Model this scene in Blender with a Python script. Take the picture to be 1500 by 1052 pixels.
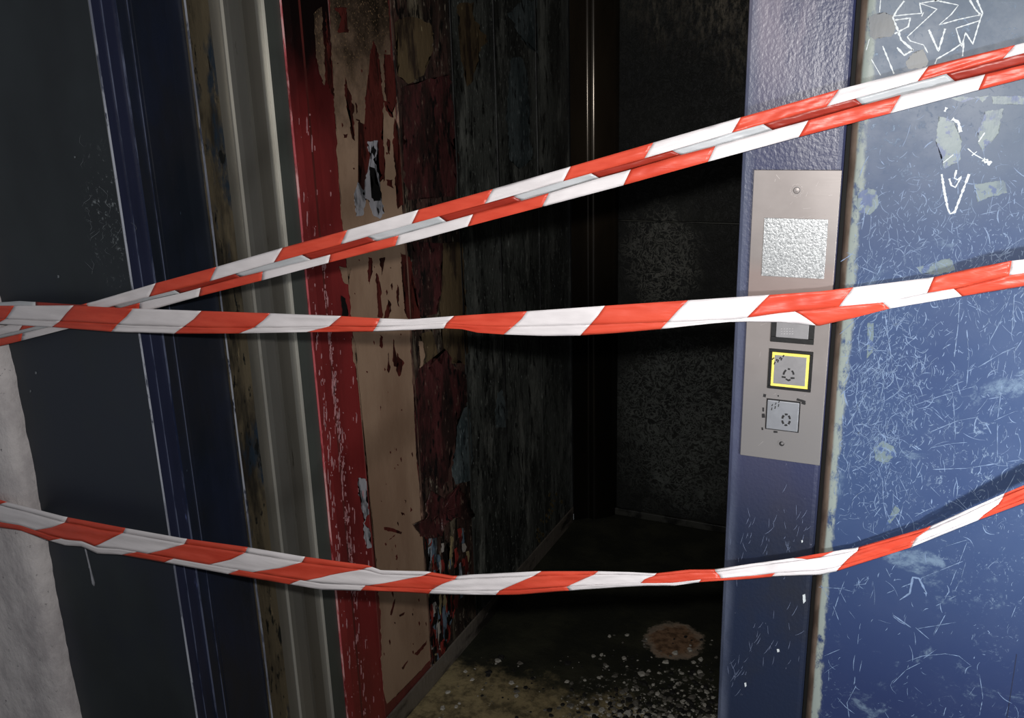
import bpy, bmesh, random
from math import sin, cos, radians, pi, sqrt, floor as mfloor
from mathutils import Vector, Matrix, noise as mnoise
random.seed(7)
for o in list(bpy.data.objects): bpy.data.objects.remove(o)
scn = bpy.context.scene
col = scn.collection

# ------------------------------------------------------------------ camera
F = 1282.0; EYE = Vector((0, -1.0, 1.5))
yaw, pit, roll = radians(25.4), radians(16.1), radians(-1.63)
fw = Vector((-sin(yaw)*cos(pit), cos(yaw)*cos(pit), -sin(pit)))
r0 = Vector((cos(yaw), sin(yaw), 0)); u0 = r0.cross(fw)
rt = r0*cos(roll) + u0*sin(roll); up = u0*cos(roll) - r0*sin(roll)
cd = bpy.data.cameras.new('camera'); cam = bpy.data.objects.new('camera', cd); col.objects.link(cam)
cd.sensor_width = 36; cd.lens = F/1500*36; cd.clip_start = 0.01
M = Matrix((rt, up, -fw)).transposed().to_4x4(); M.translation = EYE
cam.matrix_world = M
scn.camera = cam

# ------------------------------------------------------------------ light
w = bpy.data.worlds.new('world'); scn.world = w; w.use_nodes = True
w.node_tree.nodes['Background'].inputs[0].default_value = (0.88, 0.93, 1.0, 1)
w.node_tree.nodes['Background'].inputs[1].default_value = 0.16
ld = bpy.data.lights.new('phone_flash', 'AREA'); ld.shape = 'DISK'; ld.size = 0.022; ld.energy = 11.2
ld.color = (1.0, 0.97, 0.93)
fl = bpy.data.objects.new('phone_flash', ld); col.objects.link(fl)
ML = M.copy(); ML.translation = EYE + up*0.045 - rt*0.004; fl.matrix_world = ML
l2 = bpy.data.lights.new('corridor_lamp', 'AREA'); l2.shape = 'RECTANGLE'; l2.size = 0.14; l2.size_y = 0.14; l2.energy = 3.6; l2.spread = radians(64)
l2.color = (0.95, 0.98, 1.0)
lo_ = bpy.data.objects.new('corridor_lamp', l2); col.objects.link(lo_); lo_.location = (.82, -1.02, 1.12)
lo_.rotation_euler = (Vector((.26, 0, 1.12))-lo_.location).to_track_quat('-Z', 'Y').to_euler()
scn.view_settings.view_transform = 'Standard'; scn.view_settings.look = 'None'
scn.view_settings.exposure = 0.0; scn.view_settings.gamma = 1.0
scn.view_settings.use_curve_mapping = False

# ------------------------------------------------------------------ geometry helpers
def ray(px, py):
    return fw*F + rt*(px-750) - up*(py-526)
def at(px, py, ax, v):
    d = ray(px, py); return EYE + d*((v-EYE[ax])/d[ax])
def lin(c):
    return tuple((x/255/12.92 if x/255 <= .04045 else ((x/255+.055)/1.055)**2.4) for x in c) + (1,)
def interp(tab, x):
    if x <= tab[0][0]:
        (a, b), (c, d) = tab[0], tab[1]
    elif x >= tab[-1][0]:
        (a, b), (c, d) = tab[-2], tab[-1]
    else:
        for i in range(len(tab)-1):
            if tab[i][0] <= x <= tab[i+1][0]:
                (a, b), (c, d) = tab[i], tab[i+1]; break
    return b + (d-b)*(x-a)/(c-a)
def mesh(name, verts, faces, mats, parent=None, fm=None, smooth=False):
    me = bpy.data.meshes.new(name); me.from_pydata([tuple(v) for v in verts], [], faces)
    for m in (mats if isinstance(mats, (list, tuple)) else [mats]): me.materials.append(m)
    if fm:
        for p, i in zip(me.polygons, fm): p.material_index = i
    if smooth:
        for p in me.polygons: p.use_smooth = True
    me.update()
    o = bpy.data.objects.new(name, me); col.objects.link(o)
    if parent:
        o.parent = parent
        off = parent.location.copy(); pp = parent.parent
        while pp: off += pp.location; pp = pp.parent
        o.location = -off
    return o
def tag(o, label=None, cat=None, group=None, kind=None):
    if label: o['label'] = label
    if cat: o['category'] = cat
    if group: o['group'] = group
    if kind: o['kind'] = kind
    return o
def empty(name, loc, label, cat, kind=None):
    o = bpy.data.objects.new(name, None); col.objects.link(o); o.location = loc; o.empty_display_size = .05
    return tag(o, label, cat, None, kind)
def boxvf(a, b, verts, faces):
    n = len(verts)
    for z in (a[2], b[2]):
        for (x, y) in ((a[0], a[1]), (b[0], a[1]), (b[0], b[1]), (a[0], b[1])): verts.append((x, y, z))
    for f in ((0,3,2,1),(4,5,6,7),(0,1,5,4),(1,2,6,5),(2,3,7,6),(3,0,4,7)): faces.append([n+i for i in f])
def box(name, a, b, m, parent=None, bevel=0.0, seg=2):
    v, f = [], []; boxvf(a, b, v, f)
    o = mesh(name, v, f, m, parent)
    if bevel:
        md = o.modifiers.new('bevel', 'BEVEL'); md.width = bevel; md.segments = seg
        for p in o.data.polygons: p.use_smooth = True
        md.harden_normals = False
        w_ = o.modifiers.new('wn', 'WEIGHTED_NORMAL')
    return o
def prism(name, pts, z0, z1, mats, parent=None, fm=None, nz=1, wob=0.0, close=True):
    """closed plan polygon extruded upward, pts (x, y) anticlockwise from above"""
    n = len(pts); v = []; f = []; idx = []
    for k in range(nz+1):
        z = z0+(z1-z0)*k/nz
        for i, (x, y) in enumerate(pts):
            d = wob*mnoise.noise(Vector((i*7.3, z*6, 3.1))) if wob else 0
            v.append((x+d, y, z))
    for k in range(nz):
        for i in range(n):
            j = (i+1) % n
            f.append((k*n+i, k*n+j, (k+1)*n+j, (k+1)*n+i)); idx.append(fm[i] if fm else 0)
    f.append(tuple(range(n-1, -1, -1))); idx.append(0)
    f.append(tuple(nz*n+i for i in range(n))); idx.append(0)
    return mesh(name, v, f, mats, parent, idx)

# ragged paint layers on a vertical or horizontal plane --------------------
def ragged(poly, step, amp, seed):
    out = []
    n = len(poly)
    for i in range(n):
        a = poly[i]; b = poly[(i+1) % n]
        L = sqrt((b[0]-a[0])**2+(b[1]-a[1])**2); k = max(1, int(L/step))
        for j in range(k):
            t = j/k; x = a[0]+(b[0]-a[0])*t; y = a[1]+(b[1]-a[1])*t
            nx, ny = (b[1]-a[1])/(L+1e-6), -(b[0]-a[0])/(L+1e-6)
            d = amp*(mnoise.noise(Vector((x*.11+seed, y*.05, seed)))*1.2 + mnoise.noise(Vector((x*.4, y*.22+seed, seed)))*1.1)
            out.append((x+nx*d, y+ny*d*.6))
    return out
def patch(bm, poly, ax, val, thick, step=4, amp=1.6, seed=0.0, mi=0):
    """thin flake of paint: pixel outline carried onto the plane axis=val, given real thickness"""
    P = [at(x, y, ax, val) for x, y in ragged(poly, step, amp, seed)]
    t = Vector((0, 0, 0)); t[ax] = thick
    top = [bm.verts.new(p+t) for p in P]; bot = [bm.verts.new(p) for p in P]
    try: f = bm.faces.new(top); f.material_index = mi
    except ValueError: return
    for i in range(len(P)):
        j = (i+1) % len(P)
        f = bm.faces.new((bot[i], bot[j], top[j], top[i])); f.material_index = mi
def finish(bm, name, mats, parent=None, smooth=False):
    bmesh.ops.triangulate(bm, faces=[f for f in bm.faces if len(f.verts) > 4])
    bmesh.ops.recalc_face_normals(bm, faces=bm.faces)
    me = bpy.data.meshes.new(name); bm.to_mesh(me); bm.free()
    for m in (mats if isinstance(mats, (list, tuple)) else [mats]): me.materials.append(m)
    if smooth:
        for p in me.polygons: p.use_smooth = True
    o = bpy.data.objects.new(name, me); col.objects.link(o)
    if parent:
        o.parent = parent
        off = parent.location.copy(); pp = parent.parent
        while pp: off += pp.location; pp = pp.parent
        o.location = -off
    return o
def patches(name, polys, ax, val, thick, mats, parent, label=None, step=3, amp=2.0, seed=1.0):
    for k, l in enumerate(polys):
        b = bmesh.new(); a = amp[k] if isinstance(amp, (list, tuple)) else amp
        patch(b, l, ax, val, thick, step, a, seed+k*3.3)
        o = finish(b, name, mats, parent)
        if label: o['label'] = label
def ribbon(bm, pts, wd, nrm, lift, mi=0, taper=True, jag=0.25):
    """scratch: flat ribbon along world points, width wd, lying on a plane with normal nrm"""
    pts = [Vector(p) for p in pts]; prev = None; n = len(pts)
    for i, p in enumerate(pts):
        d = (pts[min(i+1, n-1)]-pts[max(i-1, 0)])
        if d.length < 1e-7: continue
        s = d.normalized().cross(nrm); k = wd*.5*(1+random.uniform(-jag, jag))
        if taper: k *= min(1, .35+1.3*min(i, n-1-i)/max(1, n/3))
        a = bm.verts.new(p+nrm*lift+s*k); b = bm.verts.new(p+nrm*lift-s*k)
        if prev:
            f = bm.faces.new((prev[0], a, b, prev[1])); f.material_index = mi
        prev = (a, b)
def resample(pts, step):
    out = []
    for i in range(len(pts)-1):
        a, b = Vector(pts[i]), Vector(pts[i+1]); k = max(1, int((b-a).length/step))
        for j in range(k): out.append(a.lerp(b, j/k))
    out.append(Vector(pts[-1])); return out

# ------------------------------------------------------------------ materials
class NT:
    def __init__(s, name):
        s.m = bpy.data.materials.new(name); s.m.use_nodes = True; s.t = s.m.node_tree
        s.b = s.t.nodes['Principled BSDF']; s.geo = s.t.nodes.new('ShaderNodeNewGeometry'); s.L = s.t.links.new
        sp = s.t.nodes.new('ShaderNodeSeparateXYZ'); s.L(s.geo.outputs['Position'], sp.inputs[0]); s.xyz = sp.outputs
    def put(s, sock, v):
        if isinstance(v, bpy.types.NodeSocket): s.L(v, sock)
        elif isinstance(v, (tuple, list)) and len(v) == 3 and sock.type == 'RGBA': sock.default_value = tuple(v)+(1,)
        else: sock.default_value = v
    def noise(s, scale=10, st=(1, 1, 1), det=6, rough=.6, dist=0, off=0):
        mp = s.t.nodes.new('ShaderNodeMapping'); mp.inputs['Scale'].default_value = st; mp.inputs['Location'].default_value = (off, off*.7, off*1.3)
        s.L(s.geo.outputs['Position'], mp.inputs[0])
        n = s.t.nodes.new('ShaderNodeTexNoise'); n.inputs['Scale'].default_value = scale; n.inputs['Detail'].default_value = det
        n.inputs['Roughness'].default_value = rough; n.inputs['Distortion'].default_value = dist
        s.L(mp.outputs[0], n.inputs['Vector']); return n.outputs[0]
    def vor(s, scale=10, st=(1, 1, 1), feat='F1'):
        mp = s.t.nodes.new('ShaderNodeMapping'); mp.inputs['Scale'].default_value = st
        s.L(s.geo.outputs['Position'], mp.inputs[0])
        n = s.t.nodes.new('ShaderNodeTexVoronoi'); n.feature = feat; n.inputs['Scale'].default_value = scale
        s.L(mp.outputs[0], n.inputs['Vector']); return n.outputs['Distance']
    def ss(s, v, lo, hi, a=0.0, b=1.0):
        n = s.t.nodes.new('ShaderNodeMapRange'); n.interpolation_type = 'SMOOTHSTEP'
        s.put(n.inputs[0], v); n.inputs[1].default_value = lo; n.inputs[2].default_value = hi
        n.inputs[3].default_value = a; n.inputs[4].default_value = b
        if lo > hi:
            n.inputs[1].default_value = hi; n.inputs[2].default_value = lo; n.inputs[3].default_value = b; n.inputs[4].default_value = a
        return n.outputs[0]
    def mt(s, op, a, b=0.0, c=0.0):
        n = s.t.nodes.new('ShaderNodeMath'); n.operation = op; s.put(n.inputs[0], a); s.put(n.inputs[1], b)
        if op == 'MULTIPLY_ADD': s.put(n.inputs[2], c)
        return n.outputs[0]
    def mix(s, f, a, b):
        n = s.t.nodes.new('ShaderNodeMix'); n.data_type = 'RGBA'; s.put(n.inputs[0], f)
        s.put(n.inputs[6], a if isinstance(a, bpy.types.NodeSocket) else tuple(a)); s.put(n.inputs[7], b if isinstance(b, bpy.types.NodeSocket) else tuple(b))
        return n.outputs[2]
    def ell(s, i, ci, ri, j, cj, rj):
        a = s.mt('DIVIDE', s.mt('SUBTRACT', s.xyz[i], ci), ri); b = s.mt('DIVIDE', s.mt('SUBTRACT', s.xyz[j], cj), rj)
        return s.mt('SQRT', s.mt('ADD', s.mt('MULTIPLY', a, a), s.mt('MULTIPLY', b, b)))
    def bump(s, h, strength=.3, dist=.002):
        n = s.t.nodes.new('ShaderNodeBump'); n.inputs['Strength'].default_value = strength; n.inputs['Distance'].default_value = dist
        s.put(n.inputs['Height'], h)
        prev = s.b.inputs['Normal'].links
        if prev: s.L(prev[0].from_socket, n.inputs['Normal'])
        s.L(n.outputs[0], s.b.inputs['Normal'])
    def end(s, colr, rough=.5, metal=0.0, spec=.5, coat=0.0, crough=.1):
        s.put(s.b.inputs['Base Color'], colr); s.put(s.b.inputs['Roughness'], rough); s.put(s.b.inputs['Metallic'], metal)
        s.put(s.b.inputs['Specular IOR Level'], spec); s.put(s.b.inputs['Coat Weight'], coat); s.put(s.b.inputs['Coat Roughness'], crough)
        return s.m

def simple(name, c, rough=.5, metal=0, nscale=60, amt=.25, bump=.15, st=(1, 1, 1), spec=.5):
    n = NT(name); c = lin(c); d = tuple(x*(1-amt) for x in c[:3])+(1,)
    f = n.ss(n.noise(nscale, st), .35, .65)
    if bump: n.bump(n.noise(nscale*2, st), bump, .001)
    return n.end(n.mix(f, d, c), rough, metal, spec)

def aged(name, base, layers, rough=.45, metal=0, bump=.2, bscale=60, bst=(1, 1, .4), spec=.5, coat=0, crough=.15, rvar=0):
    """layers: (colour, noise scale, stretch, lo, hi)"""
    n = NT(name); c = lin(base)
    for k, (cc, sc, st, lo, hi) in enumerate(layers):
        c = n.mix(n.ss(n.noise(sc, st, 8, .65, off=k*3.7+1), lo, hi), c, lin(cc))
    if bump: n.bump(n.noise(bscale, bst, 6, .6), bump, .003)
    r = rough
    if rvar: r = n.ss(n.noise(25, (1, 1, .3)), .3, .7, rough-rvar, rough+rvar)
    return n.end(c, r, metal, spec, coat, crough)

WH = (1, 1, .35)
m_soot = aged('soot_black_paint', (44, 47, 45), [((68, 74, 71), 14, (1, 1, .3), .5, .75), ((20, 20, 20), 9, (1, 1, .3), .5, .7), ((124, 129, 124), 70, (1, 1, .35), .6, .72)], .38, bump=.9, bscale=45)
m_charpanel = aged('charred_panel', (88, 91, 87), [((50, 52, 50), 7, (1, 1, .25), .42, .58), ((130, 132, 126), 10, (1, 1, .28), .52, .68), ((130, 134, 128), 75, (1, 1, .6), .57, .7), ((22, 23, 23), 60, (1, 1, .3), .52, .66), ((170, 176, 170), 160, (1, 1, .5), .62, .70)], .36, bump=1.0, bscale=90, bst=(1, 1, .4))
m_charbrown = aged('scorched_brown_panel', (82, 58, 52), [((50, 40, 36), 9, (1, 1, .25), .42, .58), ((124, 114, 96), 10, (1, 1, .25), .52, .68), ((150, 138, 122), 80, (1, 1, .45), .56, .68), ((24, 21, 20), 60, (1, 1, .3), .50, .60)], .36, bump=1.0, bscale=80)
m_joint = simple('dark_joint', (8, 8, 8), .8)
m_redbase = aged('maroon_undercoat', (108, 48, 44), [((75, 32, 30), 12, (1, 1, .3), .5, .68), ((35, 27, 25), 26, (1, 1, .3), .6, .7)], .45, bump=.7, bscale=70)

def m_red():
    n = NT('red_gloss_paint')
    c = n.mix(n.ss(n.noise(9, (1, 1, .3)), .4, .7), lin((132, 46, 46)), lin((104, 38, 38)))
    # pale chips along the ridge
    c = n.mix(n.mt('MULTIPLY', n.ss(n.noise(120, (1, 1, .35), 8, .7), .61, .66), n.ss(n.noise(8, (1, 1, .5)), .45, .58)), c, lin((205, 140, 140)))
    # smoke has blackened the upper end
    soot = n.ss(n.mt('MULTIPLY_ADD', n.noise(5, (1, 1, .6)), .5, n.xyz[2]), 1.65, 1.98)
    c = n.mix(soot, c, lin((22, 14, 14)))
    n.bump(n.noise(35, (1, 1, .3)), .25, .002)
    return n.end(c, .3, 0, .5)
m_red = m_red()
m_pink = aged('chipped_red_edge', (196, 92, 98), [((225, 170, 170), 60, (1, 1, .15), .5, .58), ((120, 30, 32), 30, (1, 1, .2), .5, .6)], .35)
def m_beige():
    n = NT('beige_primer')
    c = n.mix(n.ss(n.noise(7, (1, 1, .35)), .35, .7), lin((164, 136, 114)), lin((140, 112, 92)))
    c = n.mix(n.ss(n.noise(90, (1, 1, .5), 8, .7), .66, .7), c, lin((100, 52, 42)))
    soot = n.ss(n.mt('MULTIPLY_ADD', n.noise(18, (1, 1, .8), 8, .75), .55, n.xyz[2]), 1.62, 2.05)
    c = n.mix(soot, c, lin((40, 32, 24)))
    c = n.mix(n.mt('MULTIPLY', soot, n.ss(n.noise(240, (1, 1, 1), 3), .6, .66)), c, lin((150, 122, 92)))
    n.bump(n.noise(50, (1, 1, .5)), .35, .002)
    return n.end(c, .5, 0, .35)
m_beige = m_beige()
m_greyflake = aged('pale_grey_filler', (168, 166, 172), [((90, 92, 96), 30, (1, 1, .4), .5, .62)], .5, bump=.6)
m_darkred = aged('dark_red_residue', (88, 38, 33), [((46, 22, 18), 30, (1, 1, .3), .46, .6), ((150, 98, 84), 90, (1, 1, .4), .66, .7)], .4, bump=.9, bscale=90)
m_maroon = aged('maroon_peeling_paint', (84, 44, 44), [((46, 32, 30), 14, (1, 1, .4), .42, .6), ((120, 96, 84), 70, (1, 1, .4), .58, .68), ((26, 22, 22), 50, (1, 1, .4), .54, .62)], .35, bump=1, bscale=90)
m_brownp = aged('scorched_olive_paint', (97, 81, 59), [((54, 43, 35), 22, (1, 1, .3), .48, .62), ((151, 135, 105), 90, (1, 1, .4), .62, .7)], .45, bump=.9)
m_bluegrey = aged('blue_grey_bare_panel', (92, 102, 104), [((58, 69, 72), 14, (1, 1, .4), .42, .62), ((130, 140, 142), 80, (1, 1, .4), .56, .66), ((40, 44, 46), 60, (1, 1, .4), .54, .62)], .45, bump=.9, bscale=90)
m_black = simple('burnt_hole_black', (10, 9, 9), .6)

m_navy = aged('dark_navy_paint', (36, 38, 45), [((28, 33, 42), 6, (1, 1, .5), .4, .65), ((34, 40, 58), 3, (1, 1, .5), .5, .7), ((70, 84, 100), 110, (1, 1, .3), .69, .74)], .32, bump=.12, rvar=.06)
m_moulding = aged('blue_moulding_paint', (40, 44, 66), [((30, 34, 48), 8, (1, 1, .15), .4, .65), ((84, 94, 140), 90, (1, 1, .12), .66, .72)], .32, bump=.2)
m_wornwhite = aged('worn_bright_edge', (176, 180, 192), [((40, 48, 70), 60, (1, 1, .25), .55, .62), ((110, 114, 130), 14, (1, 1, .2), .45, .6)], .4, bump=.3)
m_wornfaint = aged('worn_faint_edge', (104, 112, 138), [((36, 44, 70), 40, (1, 1, .15), .46, .58)], .4, bump=.3)
def m_darkwall():
    n = NT('dark_slate_paint')
    c = n.mix(n.ss(n.noise(3, (1, 1, .6)), .35, .7), lin((46, 52, 56)), lin((34, 38, 42)))
    c = n.mix(n.mt('MULTIPLY', n.ss(n.noise(4, (1, 1, .6), off=3), .4, .65), n.ss(n.xyz[2], 1.35, 1.1)), c, lin((38, 43, 54)))
    g = n.ss(n.ell(0, -1.185, .05, 2, 1.345, .12), 1.2, .4)
    c = n.mix(n.mt('MULTIPLY', g, n.ss(n.noise(70, (1, 1, 1), 8, .7, 1.5), .57, .66)), c, lin((120, 126, 130)))
    n.bump(n.noise(12, (1, 1, 1), 4), .1, .002)
    return n.end(c, .42, 0, .4)
m_darkwall = m_darkwall()
def m_steel(name, c1, c2, rough):
    n = NT(name)
    c = n.mix(n.ss(n.noise(5, (1, 1, .2)), .35, .7), lin(c1), lin(c2))
    c = n.mix(n.ss(n.noise(140, (1, 1, .1), 4), .68, .74), c, lin((60, 54, 46)))
    n.bump(n.noise(160, (1, 1, .05), 3), .12, .0006)
    return n.end(c, rough, .55, .5)
m_steelA = m_steel('track_steel', (150, 148, 142), (128, 126, 120), .42)
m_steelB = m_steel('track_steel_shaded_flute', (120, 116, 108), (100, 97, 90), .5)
m_steeledge = m_steel('track_steel_polished_edge', (232, 230, 222), (190, 188, 182), .32)
m_steelgreen = simple('grey_green_metal_paint', (84, 88, 84), .45, .2, 8, .15, .05)
m_dirty = aged('dirt_caked_steel', (98, 88, 70), [((44, 40, 34), 12, (1, 1, .25), .45, .6), ((34, 48, 62), 9, (1, 1, .35), .52, .6), ((140, 124, 96), 50, (1, 1, .2), .62, .7), ((18, 20, 20), 60, (1, 1, .3), .58, .64)], .5, .2, bump=1.0, bscale=40)

def m_pillar():
    n = NT('orange_peel_blue_paint')
    f = n.ss(n.noise(5, (1, 1, .35), 5), .35, .68)
    c = n.mix(f, lin((46, 51, 82)), lin((58, 59, 80)))
    worn_sheen = n.mt('MULTIPLY', n.ss(n.noise(14, (1, 1, .22), 8, .7, off=2), .44, .64), n.ss(n.xyz[2], 1.42, 1.62))  # worn streaks near the top, with the purple-grey sheen painted in
    c = n.mix(worn_sheen, c, lin((118, 112, 126)))
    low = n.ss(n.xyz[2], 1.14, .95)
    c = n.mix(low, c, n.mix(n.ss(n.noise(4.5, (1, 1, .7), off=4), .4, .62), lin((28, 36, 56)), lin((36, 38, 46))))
    ed = n.ss(n.xyz[0], -.170, -.184)
    c = n.mix(n.mt('MULTIPLY', ed, n.ss(n.noise(20, (1, 1, .2), off=8), .35, .6, .1, .6)), c, lin((88, 94, 112)))
    c = n.mix(n.mt('MULTIPLY', n.ss(n.noise(130, (1, 1, .4), 8, .7), .66, .7), .6), c, lin((150, 152, 170)))
    pe = n.noise(260, (1, 1, .8), 3, .5)
    n.bump(pe, .3, .0016); n.bump(n.noise(12, (1, 1, .15), 3), .35, .004)
    return n.end(c, .36, 0, .5)
m_pillar = m_pillar()
def m_scratched():
    n = NT('scratched_blue_paint')
    z = n.xyz[2]; x = n.xyz[0]
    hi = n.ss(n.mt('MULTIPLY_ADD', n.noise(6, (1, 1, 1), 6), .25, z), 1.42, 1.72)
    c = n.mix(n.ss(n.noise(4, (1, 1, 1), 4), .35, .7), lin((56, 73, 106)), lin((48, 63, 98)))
    c = n.mix(hi, c, lin((82, 94, 110)))  # greyish glow of the flash painted over the upper blue
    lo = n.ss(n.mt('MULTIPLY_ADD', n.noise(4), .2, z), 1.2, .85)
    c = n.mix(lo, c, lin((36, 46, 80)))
    # worn cloudy areas and fine chips
    c = n.mix(n.mt('MULTIPLY', n.ss(n.noise(9, (1, 1, 1), 9, .72, .4, 5), .56, .66), .55), c, lin((120, 140, 158)))
    chips = n.ss(n.noise(95, (1, 1, 1), 10, .78, 1.6, 2), .57, .64)
    reg = n.ss(n.noise(5, (1, 1, 1), 3, off=9), .42, .6)
    c = n.mix(n.mt('MULTIPLY', chips, n.mt('MULTIPLY', reg, .8)), c, lin((120, 138, 160)))
    # rust and bare metal along the bull-nosed left edge
    e = n.mt('MULTIPLY_ADD', n.noise(60, (1, 1, .6), 8, .7, off=6), .018, x)
    e2 = n.mt('MULTIPLY_ADD', n.noise(4, (1, 1, 1), 2, off=2), -.012, e)
    c = n.mix(n.mt('MULTIPLY', n.ss(e2, -.0575, -.062), n.ss(n.noise(70, (1, 1, .6), 8, .75, off=11), .36, .5)), c, lin((128, 136, 132)))
    c = n.mix(n.ss(n.mt('MULTIPLY_ADD', n.noise(40, (1, 1, .4)), .004, x), -.0670, -.0700), c, n.mix(n.ss(n.noise(30, (1, 1, .5)), .4, .6), lin((104, 90, 80)), lin((74, 62, 54))))
    n.bump(n.noise(14, (1, 1, 1), 3), .05, .004); n.bump(chips, .12, .001)
    r = n.mix(n.ss(n.noise(10, (1, 1, 1), 8, .7, off=5), .4, .7), (.38,)*3+(1,), (.52,)*3+(1,))
    return n.end(c, r, 0, .28, .0, .12)
m_scratched = m_scratched()
m_scr = simple('bare_scratch', (112, 132, 164), .5, 0, 200, .3, 0)
m_scrw = simple('white_scratch', (196, 202, 206), .5, 0, 300, .15, 0)
m_wornp = aged('worn_through_patch', (98, 112, 116), [((76, 92, 106), 40, (1, 1, 1), .5, .6), ((60, 78, 116), 60, (1, 1, 1), .52, .58)], .4, bump=.15)
m_smear = aged('dark_smear_paint', (52, 60, 70), [((50, 56, 62), 20, (1, 1, 1), .45, .6), ((90, 104, 124), 60, (1, 1, 1), .6, .66)], .4, bump=.05)

def m_plate():
    n = NT('brushed_stainless_plate')
    c = n.mix(n.ss(n.noise(9, (1, 1, 1), 5), .35, .7), lin((140, 133, 131)), lin((126, 119, 117)))
    tint = n.ss(n.ell(2, 1.295, .03, 0, -.128, .5), 1.3, .4)
    c = n.mix(n.mt('MULTIPLY', tint, .5), c, lin((140, 118, 112)))
    c = n.mix(n.ss(n.xyz[2], 1.24, 1.12), c, lin((124, 121, 121)))
    c = n.mix(n.ss(n.noise(150, (1, 1, 1), 8, .7), .68, .73), c, lin((120, 110, 106)))
    n.bump(n.noise(300, (.08, 1, 1), 3), .08, .0004); n.bump(n.noise(10, (1, 1, 1), 2), .06, .004)
    return n.end(c, .42, .35, .5)
m_plate = m_plate()
def m_foil():
    n = NT('crackled_silver_window')
    v = n.noise(420, (1, 1, 1), 5, .6, .4)
    c = n.mix(n.ss(v, .3, .7), lin((136, 138, 140)), lin((190, 192, 194)))
    n.bump(v, .4, .001)
    return n.end(c, .3, .45, .6)
m_foil = m_foil()
m_btn = simple('grey_metal_button', (150, 152, 158), .38, .5, 90, .1, .05)
m_btnd = simple('grey_button_face', (136, 134, 136), .45, .3, 90, .1, .05)
m_rubber = simple('black_button_frame', (14, 13, 14), .45, 0, 80, .3, .2)
m_yellow = simple('yellow_ring', (236, 216, 104), .35, 0, 40, .08, .03)
m_ink = simple('engraved_black', (20, 18, 20), .6)

def tapemat(name, c1, c2, shade=1.0):
    n = NT(name)
    cr = n.noise(26, (.35, 1, 3.2), 5, .6, .5)
    c = n.mix(n.ss(n.noise(30, (.4, 1, 2)), .35, .7), lin(c1), lin(c2))
    n.bump(cr, .22, .004); n.bump(n.noise(90, (.3, 1, 2.5), 4, .6, off=4), .12, .0012)
    m = n.end(c, .36, 0, .5)
    n.b.inputs['Subsurface Weight'].default_value = 0.0
    tr = n.t.nodes.new('ShaderNodeBsdfTranslucent'); n.L(c, tr.inputs[0])
    mx = n.t.nodes.new('ShaderNodeMixShader'); mx.inputs[0].default_value = .12
    out = n.t.nodes['Material Output']; n.L(n.b.outputs[0], mx.inputs[1]); n.L(tr.outputs[0], mx.inputs[2]); n.L(mx.outputs[0], out.inputs[0])
    return m
m_tred = tapemat('red_tape_film', (222, 84, 62), (208, 70, 50))
m_twhite = tapemat('white_tape_film', (236, 230, 232), (226, 220, 222))
m_tredb = tapemat('red_tape_shaded_reverse', (164, 52, 38), (150, 46, 34))  # reverse side of the film, shade of the recessed fold painted into it
m_twhiteb = tapemat('white_tape_shaded_reverse', (202, 204, 208), (186, 190, 194))  # white reverse side, greyed to paint in the same fold shade

def m_plaster():
    n = NT('rough_whitewashed_plaster')
    c = n.mix(n.ss(n.noise(12, (1, 1, .7), 8, .7), .35, .7), lin((212, 206, 206)), lin((176, 170, 172)))
    c = n.mix(n.ss(n.noise(60, (1, 1, 1), 6, .7), .63, .7), c, lin((120, 116, 118)))
    n.bump(n.noise(30, (1, 1, .6), 8, .65), .9, .006)
    return n.end(c, .85, 0, .2)
m_plaster = m_plaster()
def m_back():
    n = NT('sooty_back_panel')
    x, z = n.xyz[0], n.xyz[2]
    c = n.mix(n.ss(n.noise(5), .4, .7), lin((30, 31, 30)), lin((42, 43, 40)))
    dn = n.mt('SUBTRACT', 1, n.ss(n.mt('ABSOLUTE', n.mt('SUBTRACT', n.noise(22, (1, 1, 1), 5, .6, 2.6), .5)), .008, .05))
    dn = n.mt('MAXIMUM', dn, n.ss(n.noise(26, (1, 1, 1), 7, .7, 2.6, 3), .5, .66))
    g1 = n.ss(n.mt('MULTIPLY_ADD', n.noise(11, (1, 1, 1), 8, .65), 1.3, n.ell(0, -.80, .14, 2, 1.0, .20)), 1.8, 1.2)
    g2 = n.ss(n.mt('MULTIPLY_ADD', n.noise(9), 1.1, n.ell(0, -.72, .26, 2, .43, .40)), 1.75, 1.0)
    c = n.mix(n.mt('MULTIPLY', dn, g1), c, lin((112, 112, 106)))
    c = n.mix(n.mt('MULTIPLY', n.mt('MULTIPLY', dn, g2), .75), c, lin((108, 112, 108)))
    g3 = n.ss(n.mt('MULTIPLY_ADD', n.noise(5, (1, 1, .4)), .8, n.mt('MULTIPLY_ADD', x, 1.0, z)), 1.18, 1.62)
    f3 = n.ss(n.noise(70, (1, 1, .35), 9, .75), .42, .66)
    c = n.mix(n.mt('MULTIPLY', g3, f3), c, lin((132, 123, 108)))
    h = n.mt('ADD', n.noise(60, (1, 1, .6), 6), n.mt('MULTIPLY', dn, .4))
    n.bump(h, .5, .003)
    return n.end(c, .5, 0, .3)
m_back = m_back()
def m_chrome():
    n = NT('smoked_steel_post')
    c = n.mix(n.ss(n.noise(6, (1, 1, .3)), .35, .7), lin((72, 62, 50)), lin((50, 43, 35)))
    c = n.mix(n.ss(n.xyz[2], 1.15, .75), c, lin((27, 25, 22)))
    n.bump(n.noise(60, (1, 1, .1), 4), .08, .001)
    return n.end(c, .17, .5, .8)
m_chrome = m_chrome()
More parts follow.
